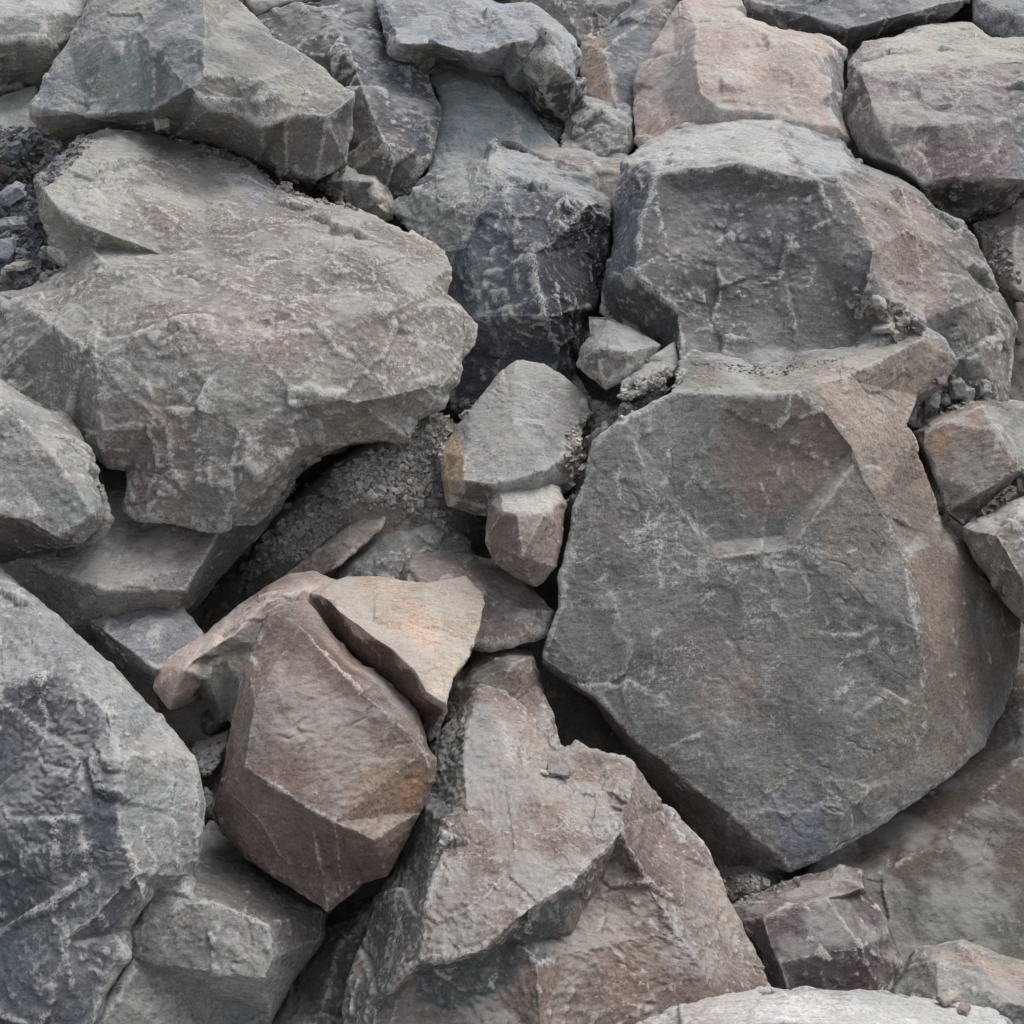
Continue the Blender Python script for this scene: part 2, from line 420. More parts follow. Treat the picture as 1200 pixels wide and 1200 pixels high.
def make_ground():
    xs = np.concatenate([-np.geomspace(2.6, 160, 30)[::-1], np.arange(-2.55, 2.56, 0.02), np.geomspace(2.6, 160, 30)])
    ss = np.concatenate([-np.geomspace(2.2, 160, 24)[::-1], np.arange(-2.15, 3.6, 0.02), np.geomspace(3.65, 160, 34)])
    X, S = np.meshgrid(xs, ss); n0, n1 = X.shape
    x, s = X.ravel(), S.ravel(); y, z = ground_profile(s)
    P = np.stack([x, y, z], 1); q = P / W
    h = -48 + 24 * perlin(q / 130) + 13 * perlin(q / 50 + 9) + 6 * perlin(q / 20 + 5) + 2.5 * perlin(q / 8 + 2) + 1.2 * perlin(q / 4)
    # banked-up rubble between the boulders
    for (u, v, top, r) in ((430, 552, 142, 100), (350, 625, 90, 80), (500, 500, 140, 80), (500, 590, 106, 60), (590, 620, 40, 60), (702, 505, 176, 30), (735, 475, 188, 36), (772, 448, 194, 34), (700, 470, 150, 40),
                           (684, 545, 160, 24), (674, 580, 150, 22), (30, 240, 185, 90), (20, 320, 190, 70), (60, 180, 140, 60), (0, 280, 185, 60), (120, 740, 0, 80), (240, 900, 95, 40), (245, 950, 95, 35),
                           (885, 1040, 40, 45), (1090, 470, 90, 50), (1175, 300, 60, 45), (360, 1120, 0, 60), (300, 690, 0, 60), (620, 750, 10, 60)):
        c = place(u, v, top); rel = P - c
        # position along the sheet, so a bank stands under its place
        sc = c[1] * math.cos(SLOPE) + c[2] * math.sin(SLOPE)
        d2 = ((x - c[0]) ** 2 + (s - sc) ** 2) / (r * W) ** 2
        h = h + np.clip(top - h, 0, None) * np.exp(-d2 * 1.1)
    P = P + NRM * (h * W)[:, None]
    i = np.arange(n0 * n1).reshape(n0, n1)
    a, b, c, d = i[:-1, :-1].ravel(), i[:-1, 1:].ravel(), i[1:, 1:].ravel(), i[1:, :-1].ravel()
    F = np.concatenate([np.stack([a, b, c], 1), np.stack([a, c, d], 1)])
    me = mesh_from('ground', P, F)
    C = np.tile(lin((116, 110, 103)), (len(P), 1)) * GAIN
    t = perlin(q / 70 + 44)[:, None]
    C = C * (1 + 0.25 * t) * np.array((1, 1, 1.0))
    at = me.attributes.new('col', 'FLOAT_COLOR', 'POINT'); at.data.foreach_set('color', np.concatenate([C, np.ones((len(P), 1))], 1).astype(np.float32).ravel())
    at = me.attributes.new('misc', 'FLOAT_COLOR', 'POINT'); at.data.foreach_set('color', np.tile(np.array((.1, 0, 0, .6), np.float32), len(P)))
    me.materials.append(ROCK)
    o = bpy.data.objects.new('ground', me); o['kind'] = 'structure'; col.objects.link(o)
make_ground()

G_B = 'large boulders of the rock pile'
G_M = 'middle-sized rocks wedged between the boulders'

# ------------------------------------------------------------------ lower left
boulder('boulder', 'big blue-black boulder with a pale grey upper slope filling the lower left corner', 'boulder',
    [(-70,640,225),(0,668,225),(40,700,222),(100,746,220),(150,797,218),(187,838,215),(228,886,228),(238,945,232),(235,994,232),(225,1028,232),(226,1061,234),(184,1046,236),(168,1068,232),(152,1091,235),(154,1125,235),(124,1166,232),(105,1215,230),(90,1270,215),(-70,1270,215)],
    0, 0, 0, (124,126,125), vein=0.4,
    ridges=[[(-70,790,275),(0,798,288),(37,793,288),(86,780,280),(110,816,282),(130,835,283),(140,890,283),(139,952,282),(148,992,278),(157,1027,272),(165,1057,262),(168,1068,232)],
            [(0,668,225),(60,740,255),(86,780,280)],[(0,950,272),(60,1000,270),(139,952,282)],[(60,1000,270),(70,1100,262),(124,1166,232)],[(187,838,215),(130,835,283)]],
    zones=[([(-70,792),(0,802),(37,797),(86,790),(112,822),(128,860),(138,952),(150,1000),(160,1050),(120,1170),(90,1260),(-70,1260)], (76,80,85), 14, 1.0, 0.45),
           ([(-70,1000),(20,1000),(60,1080),(20,1180),(-70,1200)], (76,83,89), 25, 0.8), ([(0,690),(60,735),(100,780),(40,785),(0,770)], (118,119,118), 14, 0.8),
           ([(30,800),(75,800),(105,860),(110,930),(60,950),(30,900)], (62,64,70), 18, 0.8, 0.5), ([(150,850),(220,890),(232,990),(190,1040),(160,1020),(146,940)], (112,113,110), 12, 0.8, 0.5)],
    streaks=[([(50,812),(54,850),(48,885),(62,905),(76,906),(83,890)], 3.6, 0.6), ([(90,800),(92,840)], 5, 0.8), ([(68,955),(74,985),(72,1015)], 4.5, 0.95), ([(78,957),(92,960),(88,975)], 3.5, 0.8),
             ([(130,830),(136,838)], 6, .8), ([(98,880),(102,912)], 4, .7), ([(120,890),(124,930)], 4, .6), ([(75,1075),(80,1100),(60,1140)], 5, .4), ([(38,1135),(60,1155)], 4, .4), ([(146,990),(160,1040),(155,1075)], 6, .6),
             ([(200,960),(205,1010),(218,1055)], 5, .5), ([(168,940),(172,1000)], 4, .5), ([(0,800),(37,796),(86,786),(105,815)], 4, .35), ([(152,1085),(154,1125),(126,1165),(108,1200)], 4, .9)],
    strata=((0.55,0.2,0.8), 40, 0.9), chip=0.9, rough=1.4, group=G_B)

boulder('boulder', 'grey boulder in front of the dark corner boulder, under the brown five-sided rock', 'boulder',
    [(176,1040,222),(225,1030,200),(228,985,150),(250,960,125),(300,990,115),(345,1035,112),(382,1072,120),(382,1100,122),(350,1145,130),(315,1200,140),(300,1270,150),(100,1270,205),(105,1200,212),(124,1166,215),(150,1120,214),(150,1091,222)],
    0, 0, 0, (112,112,109), vein=0.45,
    ridges=[[(176,1040,222),(225,1058,232),(250,1056,230),(290,1068,226),(314,1082,220),(320,1122,218),(310,1148,216),(315,1200,200)]],
    zones=[([(225,985),(300,990),(382,1072),(345,1120),(318,1080),(245,1055)], (103,101,97), 8), ([(184,1046),(310,1080),(310,1150),(250,1150)], (118,117,113), 20, .7)],
    streaks=[([(243,1058),(270,1062),(300,1075)], 6, .7), ([(205,1075),(190,1095)], 7, .4), ([(308,1150),(312,1200)], 4, .6)], chip=0.4, rough=1.2, group=G_B, seed=77)

# ------------------------------------------------------------------ the brown five-sided rock and what leans on it
boulder('boulder', 'reddish-brown five-sided boulder standing on edge left of centre', 'boulder',
    [(313,716,215),(338,706,208),(360,702,200),(376,722,198),(412,769,200),(450,803,200),(487,836,200),(500,876,205),(510,888,212),(510,915,215),(495,952,210),(480,986,205),(450,1027,198),(424,1035,196),(397,1057,198),(382,1070,198),(337,1039,190),(292,1005,185),(259,975,185),(250,952,190),(259,900,215),(270,844,218),(289,780,220),(298,748,220)],
    0, 0, 0, (102,87,78), vein=0.2,
    ridges=[[(338,706,208),(352,735,240),(397,778,252),(431,815,255),(461,842,252),(495,880,238),(510,888,212)],
            [(259,900,215),(285,896,255),(326,924,262),(360,950,262),(394,966,258),(440,985,240),(480,986,205)],[(285,896,255),(300,820,252),(352,735,240)],[(360,950,262),(382,1070,198)]],
    zones=[([(338,706),(365,703),(412,769),(487,836),(498,874),(461,838),(397,772)], (134,119,110), 6), ([(430,880),(505,890),(500,950),(450,1000),(400,985)], (120,101,87), 25, .8),  # first zone paints the upper right strip lit
           ([(280,800),(320,790),(320,890),(285,890)], (110,103,97), 18, .7), ([(310,730),(350,740),(380,800),(340,830),(300,800)], (112,95,88), 20, .7), ([(262,905),(330,930),(300,990),(262,960)], (106,93,86), 14, .7), ([(480,900),(505,905),(490,955),(470,960)], (140,100,72), 9, .6)],
    streaks=[([(318,915),(334,928)], 3, .8), ([(372,938),(376,942)], 4, 1)], chip=0.3, rough=0.9, soft=2, group=G_B)

boulder('rock', 'pale tan wedge-shaped rock with a flat top resting on the brown boulder', 'rock',
    [(362,696,165),(375,690,160),(405,676,150),(450,677,145),(502,684,148),(547,678,142),(566,697,150),(568,709,155),(559,739,172),(551,772,195),(529,795,212),(522,822,228),(524,832,215),(503,866,190),(487,838,180),(450,805,172),(412,770,170),(378,724,165)],
    0, 0, 0, (156,141,125), vein=0.1,
    ridges=[[(362,696,165),(375,698,190),(401,716,208),(431,739,222),(461,761,230),(487,787,236),(499,812,238),(522,822,228)]],
    zones=[([(362,697),(375,700),(401,719),(431,742),(461,764),(487,790),(499,815),(524,832),(503,868),(440,805),(370,720)], (96,78,66), 4), ([(375,690),(430,678),(440,700),(400,712)], (168,146,116), 12, .6), ([(495,790),(530,790),(522,825),(500,812)], (168,156,145), 8, .7), ([(455,735),(500,720),(500,770),(480,770)], (172,138,115), 16, .6)],  # first zone paints the shaded underside dark
    chip=0.18, rough=0.9, soft=2, rnd=(4,6), wear=0.7, group=G_M)

boulder('rock', 'rounded pinkish-tan rock poking out left of the brown boulder', 'rock',
    [(179,808,159),(184,784,154),(210,761,149),(240,746,146),(270,716,142),(315,682,138),(337,670,136),(367,667,132),(395,678,130),(420,720,130),(380,790,134),(300,850,144),(262,846,129),(250,850,119),(232,815,139),(221,822,152),(199,832,159)],
    0, 0, 0, (152,133,121), vein=0.1,
    ridges=[[(199,832,159),(215,790,189),(240,770,184),(270,745,186),(310,705,184),(360,690,169)],[(221,822,152),(240,798,172),(241,772,174)],[(241,772,174),(265,770,172),(300,760,172)]],
    zones=[([(242,768),(262,768),(270,738),(330,705),(300,850),(235,860),(224,822)], (103,100,95), 5), ([(285,690),(340,672),(370,672),(340,710),(290,735)], (120,103,95), 14, .7), ([(256,765),(294,768),(285,785),(265,780)], (132,121,108), 5, .8)],
    chip=0.45, rough=0.8, soft=6, rnd=(16,16), group=G_M, mat=ROCK_SMOOTH)

boulder('rock', 'blue-grey rock above the dark corner boulder, beside the pinkish-tan rock', 'rock',
    [(92,722,122),(131,712,124),(161,706,124),(190,709,122),(214,712,122),(226,727,128),(237,742,132),(232,765,132),(215,790,137),(185,808,122),(150,790,122),(120,755,132)],
    0, 0, 0, (112,114,119), vein=0.5,
    ridges=[[(92,722,122),(125,742,160),(145,756,170),(178,784,162),(215,790,137)],[(131,712,124),(125,742,160)],[(145,756,170),(185,735,162),(214,712,122)]],
    zones=[([(100,735),(145,758),(180,785),(200,810),(110,770)], (96,92,90), 5), ([(150,720),(200,715),(190,760),(160,755)], (122,124,130), 12, .7)], chip=0.8, group=G_M)

# ------------------------------------------------------------------ left edge
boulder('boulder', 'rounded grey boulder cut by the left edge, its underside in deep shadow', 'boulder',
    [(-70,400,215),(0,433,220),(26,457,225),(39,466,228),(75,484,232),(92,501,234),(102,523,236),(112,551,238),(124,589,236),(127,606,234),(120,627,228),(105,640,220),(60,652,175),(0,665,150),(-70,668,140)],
    0, 0, 0, (118,118,114), vein=0.35,
    ridges=[[(-70,590,262),(0,606,266),(37,611,264),(67,627,256),(105,638,226)],[(-70,470,262),(0,478,272),(39,466,240)],[(0,478,272),(60,530,275),(110,600,258)],[(0,540,270),(40,585,264),(67,627,256)]],
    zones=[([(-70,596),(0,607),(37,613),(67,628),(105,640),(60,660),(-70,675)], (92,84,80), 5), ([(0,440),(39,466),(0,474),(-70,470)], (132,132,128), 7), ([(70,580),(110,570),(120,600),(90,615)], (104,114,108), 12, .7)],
    streaks=[([(50,505),(85,540),(110,580)], 7, .35), ([(0,590),(40,580),(60,600)], 6, .35)], chip=0.9, rough=1.4, soft=4, rnd=(22,22), group=G_B)

boulder('boulder', 'low dark grey slab-sided boulder under the huge left boulder', 'boulder',
    [(-70,560,110),(60,520,120),(130,520,130),(200,560,145),(280,590,140),(345,560,100),(330,596,92),(300,632,84),(268,668,84),(226,714,92),(190,735,95),(130,750,95),(60,750,100),(0,725,105),(-70,700,105)],
    0, 0, 0, (122,119,114), vein=0.15,
    ridges=[[(280,590,140),(256,624,162),(234,660,170),(214,690,165),(190,735,95)],[(-70,640,150),(40,660,172),(120,690,180),(214,690,165)]],
    zones=[([(150,610),(250,625),(225,675),(160,660)], (114,98,93), 16, .7), ([(258,622),(300,600),(340,580),(270,668),(226,714),(205,700)], (96,95,92), 5)],
    chip=0.6, group=G_B)

boulder('boulder', 'huge grey-pink boulder with a rough ledged face in the upper left', 'boulder',
    [(-70,330,205),(0,337,212),(34,333,216),(76,317,222),(58,298,225),(46,255,225),(36,205,200),(60,190,185),(97,162,165),(150,148,148),(172,147,145),(210,164,145),(244,172,148),(292,190,152),(326,215,155),(371,230,158),(412,243,160),(450,258,164),(491,277,172),(521,291,180),(528,312,186),(524,344,192),(540,356,190),(559,380,185),(555,405,184),(544,421,182),(541,446,178),(529,458,176),(521,476,172),(491,491,170),(480,517,168),(424,520,170),(409,524,170),(367,541,172),(346,560,172),(335,585,160),(300,615,160),(278,614,180),(258,622,184),(202,617,188),(161,614,190),(144,599,190),(150,574,194),(150,548,196),(127,545,198),(111,533,200),(80,520,198),(-70,500,190)],
    0, 0, 0, (116,112,105), vein=0.8, wear=1.7,
    ridges=[[(36,205,200),(50,222,246),(75,251,258),(124,271,262),(150,218,240),(154,188,215),(172,147,145)],[(50,222,246),(97,178,200),(150,148,148)],
            [(76,317,222),(126,309,258),(200,312,262),(250,318,262),(300,342,262),(360,330,246),(400,296,232),(440,285,218),(491,277,172)],
            [(46,255,225),(110,290,238),(190,298,238),(240,290,235),(300,255,222),(340,262,210),(390,270,205),(450,258,164)],
            [(240,290,235),(300,318,240),(360,315,232)],
            [(0,337,212),(60,380,268),(120,420,272),(200,370,278),(300,342,262)],[(200,370,278),(300,400,272),(380,380,262),(470,360,238),(528,312,186)],
            [(300,400,272),(340,460,258),(420,470,240),(500,455,210),(541,446,178)],[(120,420,272),(115,470,252),(120,500,240),(127,545,198)],[(120,500,240),(190,500,246),(250,470,262),(340,460,258)],
            [(190,500,246),(200,560,222),(202,617,188)],[(250,470,262),(290,520,240),(346,525,222),(367,541,172)],[(200,560,222),(280,570,222),(346,525,222)],[(346,525,222),(278,614,180)]],
    zones=[([(50,222),(97,170),(150,150),(172,150),(150,218),(124,270),(75,251)], (136,134,125), 10), ([(260,335),(330,390),(300,420),(180,380)], (132,118,112), 25, .6), ([(160,170),(240,190),(300,300),(200,300),(160,240)], (124,117,107), 25, .6),
           ([(115,465),(215,460),(220,560),(160,590),(130,540)], (116,104,99), 20, .8), ([(290,350),(470,340),(480,420),(300,420)], (124,112,105), 25, .6), ([(300,190),(330,220),(300,240),(270,215)], (108,112,118), 10, .8),
           ([(0,350),(110,350),(100,440),(0,430)], (114,113,107), 25, .7), ([(360,300),(500,285),(525,350),(420,350)], (120,117,108), 20, .6), ([(60,275),(200,285),(200,308),(80,312)], (112,110,104), 10, .8), ([(335,560),(300,612),(260,622),(346,545)], (100,98,94), 6)],
    streaks=[([(115,400),(118,440),(120,465),(155,460)], 6, .6), ([(200,455),(250,490),(300,520),(330,540)], 9, .45), ([(150,400),(230,450),(260,480)], 5, .4), ([(400,290),(400,310),(360,350),(300,350)], 6, .45), ([(380,360),(440,345),(500,345)], 5, .4), ([(150,180),(152,218),(126,268),(78,252)], 5, .5), ([(100,165),(150,150),(172,149)], 5, .5), ([(440,440),(470,410),(530,400)], 6, .35)],
    chip=0.9, rough=1.1, strata=((0.25,0.5,0.85), 46, 1.8), soft=2, back=0.42, seed=501, group=G_B)

# ------------------------------------------------------------------ top left
boulder('boulder', 'angular blue-grey boulder with a jutting lower corner lying across the top left', 'boulder',
    [(105,-10,190),(120,-70,150),(300,-70,170),(281,0,205),(297,18,208),(320,38,210),(360,68,206),(397,98,204),(418,108,206),(413,150,170),(406,192,150),(371,211,148),(337,202,150),(307,188,152),(262,170,155),(205,160,150),(150,152,148),(94,160,135),(47,162,125),(37,134,172),(36,123,180),(46,99,182),(56,82,184),(79,49,188),(91,22,190)],
    0, 0, 0, (108,112,114), vein=0.2,
    ridges=[[(240,-70,215),(240,0,262),(241,50,270),(240,90,274),(226,103,268),(247,127,256)],
            [(37,134,172),(100,135,196),(142,132,206),(172,132,212),(225,117,230),(247,127,256),(285,136,240),(307,150,236),(335,140,226),(349,134,222),(379,136,214),(416,112,206)],
            [(91,30,190),(130,42,226),(161,36,240),(187,0,240),(190,-70,190)],[(240,90,274),(307,95,262),(360,68,206)],[(307,95,262),(307,150,236)]],
    zones=[([(105,-60),(187,-40),(182,5),(161,34),(94,42)], (130,130,126), 8), ([(240,-60),(290,-60),(300,20),(418,108),(340,140),(307,152),(247,127),(238,90)], (116,115,109), 8),
           ([(36,134),(172,134),(247,130),(307,152),(416,114),(404,212),(40,165)], (103,100,95), 4), ([(90,60),(160,50),(200,90),(130,120),(90,110)], (102,111,106), 18, .7)],
    streaks=[([(240,85),(230,103),(248,124)], 5, .4), ([(320,36),(360,66)], 3, .7)], chip=0.5, strata=((0.3,0.3,0.9), 30, 0.9), soft=2, rnd=(5,8), group=G_B)

boulder('boulder', 'grey-green boulder in the top left corner with a dark hollow beneath', 'boulder',
    [(-70,-70,105),(118,-70,100),(108,0,135),(98,18,148),(80,48,155),(66,72,150),(46,100,88),(0,114,80),(-70,118,80)],
    0, 0, 0, (110,112,106), vein=0.2,
    ridges=[[(-70,14,190),(0,17,192),(50,17,190),(98,18,148)],[(0,50,182),(50,50,180),(80,48,155)],[(66,72,150),(30,70,152),(0,72,152),(-70,74,152)]],
    zones=[([(-70,-60),(110,-60),(98,16),(0,17),(-70,14)], (142,146,146), 6)], strata=((0.1,0.2,1.0), 14, 1.8), group=G_B)  # paler zone paints light onto the upward facet

boulder('rock', 'pale greenish rock at the left edge below the dark hollow', 'rock',
    [(-60,112,95),(0,113,100),(25,105,102),(44,100,104),(50,130,112),(52,160,118),(30,178,118),(0,185,118),(-60,190,112)],
    0, 0, 0, (134,140,132), vein=0.4, ridges=[[(-60,145,118),(0,140,126),(38,128,120)]], zones=[([(-60,160),(30,160),(50,165),(0,190)], (112,118,124), 8)], group=G_M)

# ------------------------------------------------------------------ top centre
boulder('boulder', 'dark slate boulder half hidden behind the angular top left boulder', 'boulder',
    [(296,24,120),(300,16,122),(345,4,118),(375,0,115),(400,-60,60),(440,-50,80),(446,30,110),(456,62,116),(488,78,118),(508,97,120),(515,120,122),(513,145,122),(506,185,118),(490,215,105),(474,228,98),(440,235,95),(390,215,95),(380,120,110),(330,60,115)],
    0, 0, 0, (70,72,76), vein=0.4,
    ridges=[[(375,0,115),(410,60,150),(425,110,148),(455,170,150),(474,228,98)],[(410,60,150),(456,62,116)],[(425,110,148),(508,97,120)]],
    zones=[([(410,110),(470,130),(490,190),(460,230),(400,200)], (88,83,79), 14), ([(300,16),(370,2),(420,70),(415,105),(340,50)], (70,69,70), 10), ([(375,0),(446,30),(510,110),(505,180),(460,150),(425,90)], (72,78,86), 12)],
    streaks=[([(385,40),(395,52)], 3, .6), ([(435,140),(445,160)], 7, .4), ([(460,165),(462,185)], 8, .35)], chip=1.1, group=G_B)

boulder('rock', 'pale rock sliver at the top edge behind the angular top left boulder', 'rock',
    [(270,-60,40),(400,-60,40),(372,-6,95),(348,6,104),(300,20,108),(285,10,105)],
    0, 0, 0, (178,176,172), vein=0.2, ridges=[[(285,0,120),(340,0,120)]], group=G_M)

boulder('rock', 'small pale wedge rock tucked under the point of the angular boulder', 'rock',
    [(410,162,92),(417,172,95),(442,198,100),(457,222,104),(462,238,104),(460,256,98),(440,260,95),(405,248,95),(372,216,100),(385,205,95)],
    0, 0, 0, (126,122,114), vein=0.2,
    ridges=[[(372,216,100),(400,212,128),(437,212,134),(457,222,104)],[(442,198,100),(437,212,134),(440,240,122),(440,260,95)]],
    zones=[([(372,216),(400,214),(437,214),(440,260),(400,250)], (100,96,92), 4)], streaks=[([(437,205),(447,220),(452,232)], 4, .6)], soft=2, group=G_M)

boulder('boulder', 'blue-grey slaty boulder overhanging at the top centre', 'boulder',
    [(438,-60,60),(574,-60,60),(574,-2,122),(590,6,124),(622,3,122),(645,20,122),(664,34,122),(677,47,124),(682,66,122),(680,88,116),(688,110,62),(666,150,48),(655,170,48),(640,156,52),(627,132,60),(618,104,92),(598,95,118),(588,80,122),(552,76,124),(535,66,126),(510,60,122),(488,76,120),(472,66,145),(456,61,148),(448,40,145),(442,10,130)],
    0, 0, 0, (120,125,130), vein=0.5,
    ridges=[[(448,40,145),(470,52,172),(510,50,178),(535,58,180),(560,64,182),(602,50,196),(640,44,182),(664,34,122)],[(602,50,196),(612,75,166),(618,104,92)],[(640,44,182),(655,80,172),(672,92,140),(680,88,116)],[(612,75,166),(632,104,140),(655,80,172)],[(446,0,130),(520,8,150),(580,12,150),(640,44,182)]],
    zones=[([(620,100),(650,95),(685,95),(690,115),(655,175),(625,132)], (62,60,60), 5), ([(456,62),(510,52),(540,60),(535,70),(488,80)], (126,122,114), 4), ([(590,48),(640,50),(670,95),(640,100),(610,85)], (108,105,98), 8), ([(440,-50),(520,-50),(510,40),(450,40)], (122,127,131), 12)],  # first zone darkens the lower right recess as painted shade
    streaks=[([(628,62),(640,70),(636,80)], 5, .6), ([(560,50),(600,30),(630,20)], 4, .5), ([(520,40),(560,20)], 4, .4)], strata=((0.55,0.1,0.8), 22, 2.0), chip=0.75, soft=1, group=G_B)

boulder('boulder', 'flat blue-green slab boulder below the overhanging slaty boulder', 'boulder',
    [(484,78,59),(510,66,56),(532,62,54),(555,74,56),(589,79,56),(601,96,60),(619,104,62),(627,131,66),(638,154,72),(656,174,76),(640,200,79),(580,215,86),(500,215,92),(504,180,92),(508,160,92),(515,138,90),(514,112,86),(506,96,74)],
    0, 0, 0, (140,150,150), vein=0.35,
    ridges=[[(506,96,74),(530,90,86),(575,100,92),(600,130,98),(610,168,102),(580,215,86)],[(530,90,86),(540,140,98),(525,190,100),(500,215,92)]],
    zones=[([(490,75),(530,66),(560,80),(530,90),(510,88)], (136,134,126), 6)], strata=((0.5,0.15,0.85), 17, 1.9), chip=0.7, soft=2, streaks=[([(530,66),(560,76),(588,80)], 3, .5)], group=G_B)

boulder('rock', 'block with a tan left face and slate-grey right face beside the slaty overhang', 'rock',
    [(680,50,62),(692,40,58),(706,34,56),(752,-4,50),(790,-30,40),(815,0,50),(790,60,60),(760,110,66),(738,130,66),(700,130,66),(684,112,66),(678,85,66)],
    0, 0, 0, (98,102,107), vein=0.2,
    ridges=[[(706,34,56),(708,60,88),(714,90,92),(722,130,80)],[(708,60,88),(752,20,80),(790,-10,60)]],
    zones=[([(678,50),(706,32),(709,60),(722,110),(720,130),(680,120)], (140,122,106), 4), ([(755,-10),(800,-20),(780,30),(762,40)], (120,112,104), 8)], chip=0.7, soft=2, group=G_M)

boulder('boulder', 'dark brown rock at the top edge between the slaty boulder and the pinkish boulder', 'boulder',
    [(560,-60,5),(790,-60,5),(780,-10,25),(740,20,35),(706,44,38),(684,56,40),(650,40,40),(600,20,40)], 0, 0, 0, (84,80,80), vein=0.1, ridges=[[(600,-10,45),(660,0,60),(720,5,55)],[(660,0,60),(684,56,40)]], group=G_B)

boulder('rock', 'small slab with a pale top edge wedged behind the dark central boulder', 'rock',
    [(672,112,62),(685,108,60),(701,108,60),(735,115,66),(745,130,70),(745,170,80),(728,190,80),(690,185,82),(655,178,82),(662,150,76)],
    0, 0, 0, (96,97,99), vein=0.2, ridges=[[(672,112,62),(700,128,96),(738,148,98),(745,170,80)]],
    zones=[([(672,110),(701,106),(737,114),(740,146),(718,138),(700,127)], (136,134,132), 4)], soft=2, group=G_M)

boulder('boulder', 'dark blue-black boulder with pale slaty shoulder and white flecks at upper centre', 'boulder',
    [(457,240,118),(480,220,120),(502,202,122),(544,192,128),(566,186,130),(574,168,128),(582,163,128),(611,171,126),(652,197,124),(694,220,120),(722,243,115),(717,270,112),(706,318,105),(702,360,98),(690,374,90),(695,394,80),(682,412,72),(674,438,60),(700,480,50),(620,500,50),(520,480,60),(505,400,95),(505,320,112),(485,280,116)],
    0, 0, 0, (78,82,89), vein=0.3,
    ridges=[[(582,163,128),(574,190,165),(588,215,182),(600,238,192),(625,300,188),(640,370,165),(655,420,100)],
            [(500,300,125),(545,292,162),(558,255,180),(575,235,188),(600,238,192),(640,222,190),(690,240,172),(717,270,112)],[(574,190,165),(640,222,190)],[(545,292,162),(560,370,145),(580,420,95)],[(640,222,190),(652,197,124)]],
    zones=[([(457,240),(544,192),(580,163),(600,190),(575,235),(556,258),(545,285),(525,310),(490,285)], (122,126,123), 7, 1, 0.5), ([(590,170),(700,222),(715,245),(690,240),(640,222),(600,200)], (116,122,124), 6, 1, .5),
           ([(640,225),(715,250),(700,370),(680,430),(630,380)], (56,55,62), 18, .9, .2), ([(530,310),(590,260),(610,340),(570,400),(540,360)], (84,94,101), 16, .8), ([(560,375),(620,360),(600,440),(540,460)], (80,80,84), 16, .7)],
    streaks=[([(580,168),(590,195),(598,225)], 7, .5), ([(596,240),(600,260),(612,292)], 7, .6), ([(585,255),(580,275)], 6, .55), ([(622,305),(628,325),(632,350)], 7, .75), ([(605,320),(612,335)], 6, .7), ([(590,360),(592,375)], 5, .6), ([(650,235),(656,255),(680,250)], 4, .5), ([(640,280),(650,300)], 3, .4), ([(552,258),(545,290),(528,305)], 5, .6), ([(590,395),(596,412),(580,430)], 5, .6)],
    strata=((0.65,0.0,0.75), 20, 1.8), chip=1.1, soft=2, group=G_B)

boulder('rock', 'grey-pink rock squeezed between the dark central boulder and the pale-topped boulder', 'rock',
    [(605,166,85),(655,171,82),(690,172,80),(730,182,82),(760,190,85),(750,250,95),(715,260,98),(690,240,98),(650,215,98)], 0, 0, 0, (128,122,117), vein=0.3, ridges=[[(620,176,100),(690,195,112),(740,205,110)]], group=G_M)

# ------------------------------------------------------------------ top right
boulder('boulder', 'pinkish-tan block boulder with a flat sunlit-looking face at the upper right', 'boulder',
    [(744,100,92),(750,82,98),(761,50,108),(787,16,112),(799,-2,108),(810,-60,60),(858,-60,60),(864,0,108),(871,20,112),(900,32,110),(945,38,106),(975,42,102),(991,56,104),(990,100,108),(989,136,108),(1000,165,105),(960,200,110),(850,190,110),(760,190,105),(742,165,100)],
    0, 0, 0, (148,138,130), vein=0.2,
    ridges=[[(871,20,112),(876,28,150),(930,48,160),(962,62,162),(991,56,104)],[(817,33,152),(845,30,154),(876,28,150)],[(817,33,152),(814,67,166),(822,109,164),(845,126,162),(900,132,158),(985,150,145)],[(962,62,162),(972,97,160),(985,150,145)],[(787,16,112),(817,33,152)],[(761,50,108),(790,60,126),(814,67,166)],[(790,60,126),(775,110,118),(790,150,122),(845,126,162)]],
    zones=[([(817,33),(876,28),(962,62),(980,140),(845,126),(820,108),(812,67)], (152,139,130), 6), ([(876,22),(930,34),(991,56),(962,62)], (152,140,126), 5), ([(962,64),(991,58),(990,140),(978,140)], (112,110,110), 4), ([(765,60),(810,50),(805,110),(770,130)], (138,134,132), 12, .8), ([(750,80),(800,10),(860,0),(815,32),(770,70)], (152,138,130), 8, .8), ([(740,130),(800,140),(780,170),(740,170)], (140,120,108), 8, .8), ([(830,95),(900,100),(890,122),(845,122)], (152,136,126), 10, .8)],
    chip=0.7, rough=0.9, soft=3, mat=ROCK_SMOOTH, group=G_B)

